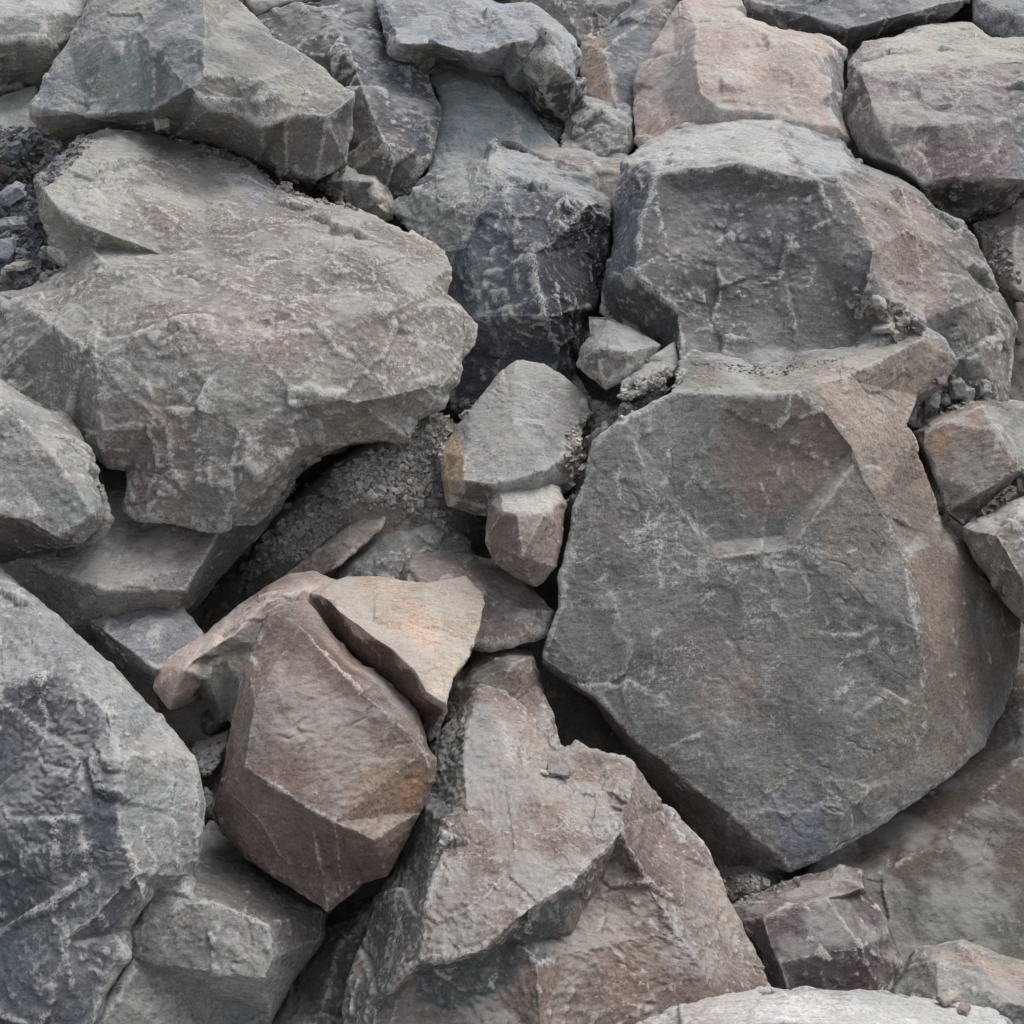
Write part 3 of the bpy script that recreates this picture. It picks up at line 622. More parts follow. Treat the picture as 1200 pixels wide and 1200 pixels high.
boulder('boulder', 'purple-grey boulder with a smooth pale sloping top at the upper right edge', 'boulder',
    [(990,74,110),(1012,52,98),(1061,36,80),(1095,26,70),(1136,24,68),(1162,41,76),(1200,47,82),(1265,52,85),(1265,225,120),(1200,222,112),(1180,250,70),(1130,260,65),(1090,245,75),(1054,208,105),(1010,182,115),(992,140,118),(990,105,120)],
    0, 0, 0, (126,117,114), vein=0.7,
    ridges=[[(990,105,120),(1008,82,158),(1061,80,165),(1110,82,165),(1159,74,162),(1200,72,160),(1265,72,150)],[(1008,82,158),(1030,140,166),(1054,195,150),(1080,212,140),(1120,205,142),(1180,210,140),(1265,212,130)],[(1185,74,160),(1184,140,165),(1190,210,140)],[(1110,82,165),(1070,150,172),(1054,195,150)]],
    zones=[([(992,78),(1061,36),(1095,26),(1140,24),(1200,48),(1200,70),(1110,80),(1005,80)], (150,145,134), 6, 1, .1), ([(990,100),(1010,84),(1030,140),(1052,200),(995,150)], (112,104,102), 10, .8), ([(1184,100),(1260,100),(1260,215),(1186,210)], (112,114,116), 16, 1, .2), ([(1080,165),(1180,170),(1180,205),(1090,210)], (118,102,102), 12, .8), ([(1054,212),(1196,216),(1170,260),(1060,240)], (70,64,62), 5)],  # last zone paints shade onto the underside
    streaks=[([(1020,85),(1060,90),(1050,130)], 8, .4), ([(1150,80),(1110,130),(1080,170)], 6, .6), ([(1120,110),(1160,90)], 6, .5), ([(1090,185),(1130,178),(1180,182)], 5, .5), ([(1130,130),(1140,160)], 10, .4)],
    chip=1.0, strata=((-0.6,0.1,0.7), 30, 1.6), group=G_B)

boulder('boulder', 'dark grey overhanging boulder at the top edge, right of the pinkish block', 'boulder',
    [(862,-60,40),(1150,-60,40),(1140,-4,72),(1122,16,66),(1061,34,50),(1012,56,45),(994,76,45),(985,60,50),(945,42,55),(905,36,55),(874,22,58)],
    0, 0, 0, (92,96,100), vein=0.25, ridges=[[(874,0,85),(940,18,100),(990,34,100),(1060,16,98),(1130,0,90)],[(940,18,100),(1010,-20,90)]],
    zones=[([(960,40),(1010,32),(1120,12),(1060,40),(995,76)], (70,70,72), 5)], chip=1.0, group=G_B)

boulder('boulder', 'blue-grey boulder in the top right corner', 'boulder',
    [(1130,-60,20),(1265,-60,20),(1265,60,40),(1200,52,42),(1163,46,44),(1138,26,50)], 0, 0, 0, (112,117,122), vein=0.4, ridges=[[(1138,-10,62),(1170,10,72),(1200,20,70),(1265,15,60)]], chip=1.1, group=G_B)

boulder('boulder', 'reddish-grey rock cut by the right edge below the purple-grey boulder', 'boulder',
    [(1140,262,60),(1166,254,66),(1182,240,70),(1200,229,72),(1265,222,72),(1265,365,80),(1200,350,78),(1172,335,72),(1150,300,66)], 0, 0, 0, (128,118,112), vein=0.2, ridges=[[(1150,280,80),(1190,265,96),(1265,255,90)],[(1190,265,96),(1190,335,92)]],
    zones=[([(1160,280),(1190,275),(1190,330),(1170,330)], (124,113,108), 8)], chip=1.2, group=G_M)

boulder('boulder', 'large rounded boulder with a bright top and a scooped dark front, right of centre', 'boulder',
    [(724,188,150),(738,178,148),(784,150,135),(855,128,122),(915,126,118),(949,142,122),(990,165,132),(1006,184,138),(1020,195,140),(1050,208,138),(1076,225,135),(1102,247,130),(1130,256,122),(1145,278,112),(1159,311,105),(1163,332,105),(1178,350,98),(1192,380,92),(1188,410,90),(1182,450,86),(1180,490,80),(1090,500,90),(960,480,180),(830,470,180),(790,440,150),(770,415,118),(730,385,115),(700,365,122),(704,335,126),(710,310,132),(716,270,140),(720,240,146)],
    0, 0, 0, (88,87,86), vein=0.3,  # base darkened to paint in the shade of the scooped front
    ridges=[[(724,188,150),(752,196,190),(769,206,222),(806,195,232),(862,190,236),(915,201,236),(960,215,232),(986,217,225),(1020,195,140)],
            [(769,206,222),(752,260,215),(740,320,205),(770,415,118)],[(986,217,225),(1010,250,228),(1022,290,228),(1016,340,222),(1050,388,205),(1090,430,150)],
            [(800,226,212),(860,220,216),(930,230,218),(975,252,222)],[(800,226,216),(786,300,202),(795,370,184),(850,408,180),(930,410,182),(1000,375,188),(1022,290,226)],[(795,370,184),(800,432,190),(860,438,198),(930,436,198),(1010,412,196),(1050,388,205)],
            [(860,220,216),(862,290,196),(900,340,182),(930,410,182)],[(975,252,222),(955,310,200),(900,340,182)],[(1102,247,130),(1110,290,160),(1140,350,158),(1150,420,130),(1182,450,86)],[(1010,250,228),(1060,270,205),(1110,290,160)],[(915,126,118),(918,158,190),(945,190,215),(986,217,225)],[(790,175,175),(860,160,180),(918,158,190)]],
    zones=[([(730,185),(784,150),(855,129),(915,127),(916,158),(932,200),(895,196),(862,188),(800,192),(768,204)], (156,155,152), 6, 1, .1), ([(916,127),(1006,184),(985,212),(950,200),(920,160)], (141,144,144), 7, 1, .1),  # first zone paints light onto the top
           ([(724,190),(768,206),(745,320),(705,345)], (98,103,110), 10), ([(985,220),(1050,210),(1102,250),(1110,330),(1080,380),(1025,330),(1012,250)], (122,110,102), 14, .9), ([(1105,250),(1145,280),(1190,380),(1182,460),(1130,430),(1115,300)], (108,103,97), 10), ([(820,230),(960,240),(960,290),(860,310),(820,280)], (76,80,86), 22, .7), ([(800,310),(900,300),(960,340),(900,400),(800,380)], (84,82,80), 25, .7), ([(1040,300),(1100,280),(1110,370),(1070,370)], (120,104,98), 12, .7)],
    streaks=[([(769,206),(806,196),(862,190),(915,202),(960,217)], 4, .6), ([(912,155),(930,178),(950,200)], 3, .5), ([(1020,250),(1040,280)], 6, .4), ([(1075,290),(1080,330)], 6, .4), ([(1102,330),(1110,350)], 5, .4)],
    chip=0.9, rough=1.2, soft=4, rnd=(8,10), back=0.5, group=G_B)

# ------------------------------------------------------------------ the biggest boulder and its neighbours
boulder('boulder', 'biggest boulder: broad flat grey face with white scratches, brown patch and brown right flank', 'boulder',
    [(694,514,-8),(735,487,-4),(784,461,0),(797,430,-40),(793,402,-62),(830,412,-60),(900,418,-58),(990,404,-58),(1042,396,-60),(1087,385,-68),(1110,397,-78),(1126,424,-85),(1110,450,-85),(1074,465,-75),(1062,495,-50),(1076,514,-62),(1087,555,-78),(1110,615,-90),(1136,640,-100),(1170,694,-110),(1196,716,-120),(1193,772,-115),(1172,840,-90),(1155,876,-65),(1110,912,-32),(1061,949,-15),(1027,971,-8),(975,1001,0),(926,1023,0),(908,1016,-15),(874,1026,-45),(847,1028,-55),(799,956,-58),(750,900,-55),(742,889,-55),(694,822,-50),(638,784,-45),(637,772,-5),(643,739),(652,712),(652,675),(664,634),(671,596),(686,559)],
    148, 0.33, 0, (106,106,103), vein=1.0,
    ridges=[[(784,461,0),(851,461,10),(930,460,10),(962,482,6),(997,522,2),(1030,590,-8),(1057,652,-6),(1069,735,2),(1086,790,-4),(1060,860,0),(1010,930,0),(975,1001,0)],
            [(637,772,-5),(701,817,4),(750,872,0),(799,910,0),(859,952,0),(915,1005,0),(926,1023,0)],
            [(851,461,10),(900,540,-4),(994,528,-9),(967,564,-12),(911,628,-14),(840,638,-10),(800,600,0)],[(1000,542,-2),(975,578,2),(920,644,4),(835,656,5),(800,600,0)],[(1100,560,-60),(1105,640,-45),(1125,740,-40),(1120,830,-30),(1061,949,-15)],[(930,460,10),(990,440,-12),(1080,400,-55)],[(1030,590,-8),(1062,495,-50)],[(985,955,4),(1005,965,-6),(1027,971,-8)]],
    zones=[([(850,464),(930,464),(962,484),(994,523),(965,562),(935,592),(900,606),(862,585),(838,530)], (112,102,94), 15, 1, .15), ([(994,525),(1000,545),(920,644),(835,654),(838,640),(911,626),(965,565)], (128,122,114), 4, 1, .1),
           ([(965,485),(940,425),(1080,390),(1125,425),(1070,470),(1075,515),(1040,600),(1005,540)], (130,118,106), 12, 1, .25), ([(797,430),(940,425),(960,460),(800,458)], (120,118,109), 6, 1, .2), ([(1000,545),(1040,600),(1062,655),(1000,690),(960,640)], (118,109,100), 16, .8, .4),
           ([(1075,515),(1110,615),(1196,716),(1193,772),(1110,911),(1070,880),(1088,790),(1070,735),(1058,650),(1035,580)], (108,97,88), 8, 1, .15), ([(1040,820),(1090,800),(1110,880),(1050,940),(1000,950)], (122,115,103), 14, .8, .5),
           ([(800,750),(900,760),(900,850),(820,860)], (122,113,108), 25, .7), ([(637,774),(701,820),(799,912),(915,1008),(850,1030),(740,890)], (100,88,86), 5, 1, .2), ([(905,930),(960,930),(970,1000),(920,1020)], (92,94,104), 12, .7)],
    streaks=[([(722,540),(722,580),(738,605)], 4, .6), ([(740,515),(752,550)], 3.5, .5), ([(783,510),(784,545),(778,565)], 5, .6), ([(820,562),(790,590),(772,610),(755,622)], 5, .55), ([(757,600),(755,625),(740,628),(750,650)], 4.5, .6), ([(775,610),(780,640),(770,665),(775,690)], 5, .6), ([(800,600),(795,640),(812,655)], 6, .4), ([(825,665),(832,700),(828,715)], 9, .5), ([(695,680),(708,675)], 7, .5), ([(670,650),(680,648)], 7, .4), ([(680,700),(700,712)], 5, .5),
             ([(768,740),(760,780),(757,810)], 5, .6), ([(772,800),(778,835)], 10, .35), ([(835,660),(870,668),(905,652),(940,640)], 5, .6), ([(905,660),(935,665),(946,690),(948,720)], 4, .6), ([(900,690),(905,712)], 8, .45), ([(912,715),(935,722)], 4, .5), ([(980,733),(1000,741),(1040,738)], 3.5, .8), ([(1065,757),(1030,755),(1005,768),(985,781)], 4.5, .7), ([(1012,793),(990,808),(972,817)], 4, .7), ([(1065,770),(1085,800)], 6, .5), ([(976,653),(998,649)], 3, .7), ([(953,838),(957,833)], 3.5, .8), ([(1072,825),(1082,845)], 3, .7), ([(1040,870),(1080,860),(1075,880)], 8, .4),
             ([(694,513),(735,486),(784,460)], 4.5, .8), ([(694,515),(688,545)], 3.5, .7), ([(671,596),(664,634),(652,675),(650,712)], 3, .5), ([(640,772),(680,800),(700,816)], 4, .4), ([(884,530),(905,570)], 4, .0), ([(1060,640),(1066,690),(1068,735)], 8, .35), ([(1090,390),(1112,402),(1126,425)], 4, .6), ([(1000,500),(1040,470),(1060,440)], 8, .25), ([(900,950),(930,900)], 5, .2), ([(820,700),(860,720)], 4, .3)],
    chip=0.35, rough=0.9, soft=3, rnd=(6,8), back=0.5, group=G_B, seed=902)

boulder('rock', 'orange-stained block on the right flank of the biggest boulder', 'rock',
    [(1066,505,100),(1080,494,98),(1110,480,90),(1140,468,82),(1159,464,78),(1200,472,76),(1265,476,70),(1265,590,100),(1197,556,110),(1175,575,95),(1148,602,92),(1131,618,95),(1110,602,105),(1092,556,118),(1080,524,122)],
    0, 0, 0, (118,107,98), vein=0.15,
    ridges=[[(1080,524,122),(1082,502,132),(1110,490,136),(1155,476,136),(1200,480,112),(1265,484,100)],[(1155,476,136),(1170,506,148),(1196,551,132),(1197,556,110)],[(1110,602,105),(1150,578,128),(1196,551,132)]],
    zones=[([(1155,474),(1265,474),(1265,590),(1197,555),(1170,506)], (124,123,118), 4), ([(1076,498),(1155,474),(1160,490),(1120,500),(1110,530),(1082,526)], (134,110,90), 9, .9), ([(1110,605),(1150,580),(1197,552),(1150,605),(1131,618)], (92,82,80), 4), ([(1135,525),(1165,520),(1165,570),(1140,570)], (112,112,108), 12, .6)],
    streaks=[([(1070,503),(1110,482),(1158,464),(1200,470)], 3, .8)], chip=0.5, soft=3, rnd=(6,8), group=G_M)

boulder('rock', 'grey-brown rock with a pale upper edge cut by the right edge', 'rock',
    [(1130,617,112),(1150,604,108),(1164,598,105),(1180,585,102),(1200,572,100),(1265,565,95),(1265,790,100),(1215,745,100),(1198,722,100),(1174,694,102),(1150,660,106),(1138,640,110)],
    0, 0, 0, (122,114,106), vein=0.4, ridges=[[(1130,617,112),(1165,625,148),(1190,605,148),(1265,600,140)],[(1165,625,148),(1198,680,146),(1265,720,140)]],
    zones=[([(1132,615),(1200,575),(1265,570),(1265,600),(1190,610),(1165,622)], (146,142,134), 6), ([(1185,625),(1230,625),(1230,660),(1190,655)], (124,126,130), 8, .7), ([(1180,690),(1200,700),(1200,725)], (120,124,92), 5, .6)], chip=1.0, group=G_M)

boulder('boulder', 'smooth brown-green sloping slab under the biggest boulder at lower right', 'boulder',
    [(930,1050,10),(960,1000,0),(1030,960,-10),(1110,900,-15),(1150,850,-15),(1190,780,-10),(1265,740,0),(1265,1160,70),(1200,1150,62),(1130,1150,55),(1080,1150,50),(1030,1160,40),(980,1120,25)],
    0, 0, 0, (94,87,79), vein=0.05, ridges=[[(990,1040,14),(1060,1010,28),(1130,960,30),(1200,880,30),(1265,850,35)],[(1060,1010,28),(1110,1080,46),(1200,1090,62)]],  # base darkened to paint in shade from the boulder above
    zones=[([(1060,1050),(1200,1040),(1200,1110),(1080,1110)], (88,90,81), 18, .9), ([(1040,960),(1130,920),(1130,1000),(1040,1030)], (96,84,74), 18, .7)], chip=0.25, rough=0.8, soft=6, group=G_B)

boulder('rock', 'maroon block standing below the lower tip of the biggest boulder', 'rock',
    [(852,1064,42),(885,1046,40),(919,1032,42),(960,1024,42),(985,1016,42),(1010,1020,46),(1017,1048,60),(1042,1087,72),(1057,1132,78),(1040,1175,84),(960,1190,92),(910,1185,92),(895,1120,92),(870,1085,80)],
    0, 0, 0, (76,66,66), vein=0.25,
    ridges=[[(852,1064,42),(895,1078,98),(925,1062,100),(970,1052,100),(1010,1040,84),(1017,1048,60)],[(895,1078,98),(915,1130,112),(930,1185,102)],[(970,1052,100),(1010,1110,112),(1040,1175,84)]],
    zones=[([(855,1060),(919,1031),(985,1016),(1010,1020),(1010,1042),(970,1052),(895,1076)], (112,101,96), 5)], streaks=[([(936,1066),(945,1064)], 5, .8), ([(985,1022),(1000,1020)], 4, .3)], chip=0.6, soft=2, rnd=(5,7), group=G_M)

boulder('rock', 'low pale rock with a sloping tan top in the bottom right corner', 'rock',
    [(1036,1165,70),(1055,1140,66),(1072,1117,64),(1086,1112,62),(1130,1111,60),(1200,1124,62),(1265,1130,62),(1265,1270,90),(1080,1270,95),(1040,1220,85)],
    0, 0, 0, (124,122,116), vein=0.2, ridges=[[(1072,1117,64),(1098,1130,96),(1102,1170,106),(1110,1230,108)],[(1098,1130,96),(1140,1140,104),(1180,1172,118),(1265,1190,118)]],
    zones=[([(1036,1165),(1072,1117),(1099,1128),(1102,1180),(1040,1190)], (98,98,94), 4), ([(1088,1114),(1200,1124),(1260,1130),(1260,1185),(1170,1160),(1140,1138)], (144,132,120), 7)], soft=2, group=G_M)

boulder('boulder', 'pale grey-white boulder top showing along the bottom edge at right', 'boulder',
    [(700,1270,235),(740,1200,233),(795,1181,231),(844,1166,229),(900,1159,227),(960,1157,227),(1012,1158,227),(1080,1168,225),(1130,1173,225),(1163,1182,225),(1187,1196,225),(1240,1270,225)],
    0, 0, 0, (172,171,167), vein=0.25, ridges=[[(720,1240,262),(800,1210,280),(900,1200,292),(1012,1205,292),(1100,1215,280),(1200,1250,262)]],
    streaks=[([(850,1168),(900,1161),(1012,1160),(1080,1170)], 4, .6)], chip=0.8, group=G_B)

# ------------------------------------------------------------------ bottom centre
boulder('boulder', 'pink-grey peaked boulder with a pale ragged-edged face at bottom centre', 'boulder',
    [(562,805,150),(551,820,155),(536,844,155),(502,874,150),(480,920,150),(470,1000,145),(440,1060,150),(424,1120,155),(405,1185,160),(390,1270,165),(960,1270,150),(910,1165,150),(900,1132,145),(881,1097,138),(848,1036,130),(821,994,128),(788,950,128),(780,945,130),(755,911,132),(743,890,135),(720,882,138),(694,877,138),(676,867,136),(653,879,140),(634,855,140),(615,832,142),(589,812,146)],
    0, 0, 0, (116,106,98), vein=0.4,
    ridges=[[(562,805,150),(548,862,196),(545,910,222),(545,950,234),(526,967,242),(515,1010,250),(503,1075,260),(496,1125,266),(440,1185,215),(420,1270,195)],
            [(496,1125,266),(530,1121,278),(562,1117,282),(585,1095,282),(600,1084,280),(619,1069,276),(645,1052,270),(667,1039,262),(690,1012,252),(701,1001,248),(724,975,234),(739,932,210),(743,890,135)],
            [(545,910,222),(600,905,214),(653,879,140)],[(490,1140,228),(530,1134,232),(566,1130,234),(590,1108,236),(604,1096,238)],[(600,1084,280),(604,1096,238),(612,1108,240),(626,1133,244),(655,1122,228),(668,1095,214),(690,1050,205),(712,1006,205)],[(626,1133,244),(590,1160,228),(530,1185,226),(490,1140,228)],[(626,1133,244),(640,1270,230)],
            [(724,975,228),(712,1006,205),(755,1030,206),(790,1090,206),(830,1150,200),(850,1270,190)],[(755,1030,206),(788,950,128)],[(480,920,150),(526,967,232)]],
    zones=[([(500,872),(562,805),(546,870),(545,910),(526,967),(503,1075),(496,1125),(430,1200),(400,1200),(440,1060),(480,960)], (88,89,88), 7, 1, .5), ([(480,980),(520,965),(503,1075),(496,1120),(460,1110)], (102,97,95), 12, .7, .5),
           ([(545,915),(740,900),(735,940),(701,1001),(667,1039),(600,1084),(562,1117),(496,1125),(515,1010),(526,967)], (120,109,100), 6, 1, .9), ([(566,812),(615,834),(650,878),(600,910),(575,905),(575,850)], (128,114,104), 5), ([(545,825),(574,830),(573,905),(548,905)], (104,101,100), 5),
           ([(498,1127),(562,1119),(600,1086),(612,1105),(626,1133),(590,1165),(530,1190),(480,1180)], (80,83,82), 6, 1, .6), ([(600,1084),(667,1039),(690,1020),(660,1110),(626,1133)], (78,79,77), 6),
           ([(640,1130),(700,1005),(745,930),(790,950),(905,1160),(900,1250),(560,1260),(560,1200)], (104,90,81), 10), ([(735,930),(785,950),(830,1010),(860,1080),(800,1080),(750,1000)], (122,110,102), 12, .8), ([(700,1080),(790,1100),(770,1170),(720,1170)], (118,100,85), 20, .7), ([(790,1080),(880,1100),(890,1150),(800,1150)], (120,114,108), 16, .7)],
    streaks=[([(585,845),(592,880),(600,900)], 9, .45), ([(610,880),(620,895)], 6, .5), ([(525,968),(512,1030),(500,1090),(496,1120)], 5, .6), ([(500,1122),(562,1115),(600,1084)], 6, .6), ([(605,1078),(645,1050),(690,1010),(725,970)], 7, .5), ([(660,965),(700,985),(720,965)], 8, .45), ([(600,1092),(612,1115),(628,1132),(655,1120)], 4, .6), ([(470,1090),(450,1140),(430,1190)], 9, .45), ([(676,868),(743,890)], 3, .7), ([(790,952),(846,1034)], 3, .6), ([(790,1070),(800,1110)], 8, .4), ([(540,1000),(600,1010)], 7, .3), ([(570,1040),(620,1050)], 6, .3)],
    chip=0.7, rough=1.7, soft=2, rnd=(6,8), back=0.35, group=G_B)

boulder('rock', 'tan-grey block behind the peak of the bottom centre boulder', 'rock',
    [(516,850,100),(527,800,105),(551,772,100),(555,758,92),(600,756,88),(624,764,90),(634,799,100),(649,859,112),(655,885,115),(620,900,118),(562,880,118)],
    0, 0, 0, (112,99,88), vein=0.2, ridges=[[(527,800,105),(560,795,132),(600,778,136),(624,770,110)],[(560,795,132),(560,850,140),(562,880,118)]],
    zones=[([(551,772),(555,757),(600,756),(624,768),(600,778),(562,795),(530,800)], (104,101,95), 5)], soft=2, group=G_M)

boulder('rock', 'rough grey low rock in the gap under the lower point of the brown boulder', 'rock',
    [(345,1140,60),(375,1085,50),(400,1055,45),(450,1020,45),(485,985,45),(500,1000,60),(470,1120,80),(430,1200,95),(420,1270,105),(300,1270,110),(318,1200,90)],
    0, 0, 0, (102,99,96), vein=0.3, ridges=[[(345,1140,60),(400,1110,92),(450,1060,90)],[(400,1110,92),(370,1200,115),(350,1270,118)]], zones=[([(400,1060),(480,1000),(470,1090),(400,1110)], (106,99,94), 10)], chip=1.0, group=G_M)

# ------------------------------------------------------------------ the middle hollow
boulder('rock', 'grey rounded-top rock with an ochre left end at the centre of the picture', 'rock',
    [(607,422,152),(637,425,152),(664,445,150),(690,470,148),(697,486,146),(684,505,146),(682,545,146),(668,572,142),(620,610,142),(570,604,138),(522,593,134),(516,562,142),(511,529,142),(529,509,150),(555,472,150),(585,440,150)],
    0, 0, 0, (124,123,119), vein=0.2,
    ridges=[[(529,509,150),(542,535,176),(543,562,182),(580,566,190),(640,555,192),(682,520,168),(697,486,146)],[(522,593,134),(530,585,148),(543,562,182)],[(607,422,152),(604,490,180),(580,566,190)]],
    zones=[([(511,529),(529,508),(542,535),(543,562),(528,590),(520,592)], (150,132,106), 6, 1, .1), ([(528,590),(543,563),(580,567),(575,610),(530,600)], (98,86,82), 4), ([(640,500),(685,505),(680,550),(650,560)], (112,111,108), 8, .8)],
    chip=0.5, soft=3, rnd=(8,10), group=G_M)

boulder('rock', 'small cube-like stone with a pale top leaning at the centre, against the biggest boulder', 'rock',
    [(581,559,158),(600,554,156),(622,551,156),(649,559,160),(662,588,170),(661,620,168),(653,664,158),(640,678,152),(626,687,148),(600,672,152),(577,655,158),(568,631,164),(572,592,166)],
    0, 0, 0, (120,108,100), vein=0.2,
    ridges=[[(572,592,166),(590,598,198),(608,603,202),(640,598,198),(662,588,170)],[(608,603,202),(612,650,198),(626,687,148)]],
    zones=[([(572,592),(581,559),(622,551),(649,559),(662,588),(640,600),(608,603),(590,598)], (152,147,137), 4), ([(570,640),(600,630),(655,640),(626,690)], (116,103,93), 10, .7)], soft=2, rnd=(5,6), chip=0.7, group=G_M)  # first zone paints the top face lit

boulder('rock', 'brown flat-topped rock behind the pale tan wedge', 'rock',
    [(464,655,100),(474,636,96),(486,629,94),(500,626,94),(532,640,100),(570,655,104),(597,660,104),(619,682,110),(646,717,116),(637,743,120),(600,760,124),(577,764,126),(555,760,128),(500,720,128),(470,690,118)],
    0, 0, 0, (118,106,98), vein=0.15,
    ridges=[[(464,655,100),(482,664,126),(500,690,136)],[(486,629,94),(482,664,126)],[(570,655,104),(560,690,140),(577,764,126)],[(482,664,126),(560,690,140),(637,743,120)]],
    zones=[([(464,655),(474,634),(482,664),(495,690),(468,690)], (104,94,86), 4)], soft=3, chip=0.6, group=G_M)

boulder('rock', 'smooth grey rock half buried in rubble above the pale tan wedge', 'rock',
    [(385,690,74),(400,660,82),(420,642,88),(444,624,92),(470,606,94),(490,600,94),(520,607,94),(548,636,92),(560,670,90),(500,700,90),(440,710,86)],
    0, 0, 0, (110,110,106), vein=0.25, ridges=[[(385,690,74),(425,665,108),(460,650,116),(500,640,116),(548,636,92)],[(425,665,108),(450,625,102)],[(460,650,116),(455,680,114)]],
    zones=[([(410,655),(450,640),(470,690),(400,690)], (98,98,95), 6)], soft=5, chip=0.6, group=G_M)

boulder('rock', 'thin pinkish slab sloping down to the left in the rubble', 'rock',
    [(335,672,84),(355,656,94),(394,626,106),(425,604,114),(446,584,116),(462,588,114),(445,620,116),(420,642,114),(398,662,108),(372,676,100),(350,690,88)],
    0, 0, 0, (128,112,103), vein=0.15, soft=2, chip=0.7, rnd=(4,5), group=G_M, thick=25)

boulder('rock', 'grey flake of rock standing between the dark central boulder and the biggest boulder', 'rock',
    [(690,370,170),(712,372,170),(745,386,172),(775,404,174),(755,430,180),(735,445,182),(712,456,177),(690,440,170),(676,428,167),(682,408,168),(692,394,170)],
    0, 0, 0, (116,115,110), vein=0.2, ridges=[[(676,428,167),(700,408,192),(735,412,200),(775,404,174)],[(700,408,192),(712,456,177)]],
    zones=[([(676,428),(700,408),(712,420),(708,455)], (98,95,92), 6)], soft=2, chip=0.8, group=G_M, warp=.7)
boulder('rock', 'pale flat slab lying on the rubble at the top left of the biggest boulder', 'rock',
    [(728,448,184),(760,420,180),(791,400,176),(797,428,184),(780,444,192),(752,462,197),(728,468,194)],
    0, 0, 0, (128,127,121), vein=0.2, soft=2, chip=0.7, rnd=(4,5), group=G_M, thick=30, warp=.7)

# stones in the crack beside the brown rock
boulder('stone', 'dark rounded stone at the back of the crack left of the brown boulder', 'stone',
    [(236,838,70),(250,826,68),(266,832,70),(272,846,74),(268,856,76),(245,864,76),(236,856,74)], 0, 0, 0, (98,97,94), ridges=[[(242,848,92),(262,846,92)]], soft=4, chip=.5, group='stones in the crack')
boulder('stone', 'flat purplish stone slab bridging the crack left of the brown boulder', 'stone',
    [(224,880,105),(230,868,104),(248,864,104),(268,855,104),(266,872,112),(256,884,114),(238,890,112)], 0, 0, 0, (122,112,108), soft=2, chip=.6, rnd=(4,5), group='stones in the crack', thick=14)
boulder('stone', 'dark blue-grey layered stone just under the purplish slab in the crack', 'stone',
    [(222,888,110),(236,880,110),(258,880,112),(258,894,116),(246,908,118),(228,904,116)], 0, 0, 0, (92,95,104), soft=2, chip=.8, rnd=(4,5), strata=((0,0,1),7,1.5), group='stones in the crack', thick=16)
boulder('stone', 'small upright oval pebble lowest in the crack left of the brown boulder', 'stone',
    [(233,928,118),(241,921,118),(249,928,118),(249,940,120),(243,952,120),(234,944,120)], 0, 0, 0, (112,112,110), soft=4, chip=.4, group='stones in the crack', thick=14)

# ------------------------------------------------------------------ loose stones and gravel
bpy.context.view_layer.update()
DG = bpy.context.evaluated_depsgraph_get()
RG = np.random.default_rng(23)
print('boulders built', round(time.time() - T0, 1))

def drop(u, v):
    """where the line of sight through (u, v) meets the pile"""
    d = FWD + (u - 600) / 600 * HALF * RGT + (600 - v) / 600 * HALF * UPV
    ok, loc, nor, idx, ob, mx = scene.ray_cast(DG, Vector(CAM), Vector(d).normalized())
    return (np.array(loc), np.array(nor), ob.name) if ok else None

BOX_F = np.array([(0,2,1),(0,3,2),(4,5,6),(4,6,7),(0,1,5),(0,5,4),(1,2,6),(1,6,5),(2,3,7),(2,7,6),(3,0,4),(3,4,7)])
BOX_V = np.array([(-1,-1,-1),(1,-1,-1),(1,1,-1),(-1,1,-1),(-1,-1,1),(1,-1,1),(1,1,1),(-1,1,1)], float)

def chip_verts(size, flat, rg):
    v = BOX_V * (0.5 + 0.5 * rg.random((8, 3)))
    if rg.random() < 0.5: v[4:, :2] *= 0.45 + 0.4 * rg.random()
    if rg.random() < 0.35: v[5] = v[6] * 0.9 + v[5] * 0.1
    return v * np.array((1.0, 0.45 + 0.5 * rg.random(), flat * (0.6 + 0.8 * rg.random()))) * size * 0.5

def frame(nor, rg, tilt):
    z = nor + rg.normal(size=3) * tilt; z /= np.linalg.norm(z)
    x = rg.normal(size=3); x -= z * (x @ z); x /= np.linalg.norm(x)
    return np.stack([x, np.cross(z, x), z], 1)

def sample_poly(poly, n, rg):
    p = np.array(poly, float); out = []
    while len(out) < n:
        q = p.min(0) + rg.random((n * 2, 2)) * np.ptp(p, axis=0)
        out += list(q[inside(q, poly)])
    return out[:n]

def colour_attrs(me, C, vein, dust_light):
    at = me.attributes.new('col', 'FLOAT_COLOR', 'POINT'); n = len(C)
    at.data.foreach_set('color', np.concatenate([C, np.ones((n, 1))], 1).astype(np.float32).ravel())
    at = me.attributes.new('misc', 'FLOAT_COLOR', 'POINT')
    at.data.foreach_set('color', np.tile(np.array((vein, 0, 0, dust_light), np.float32), n))

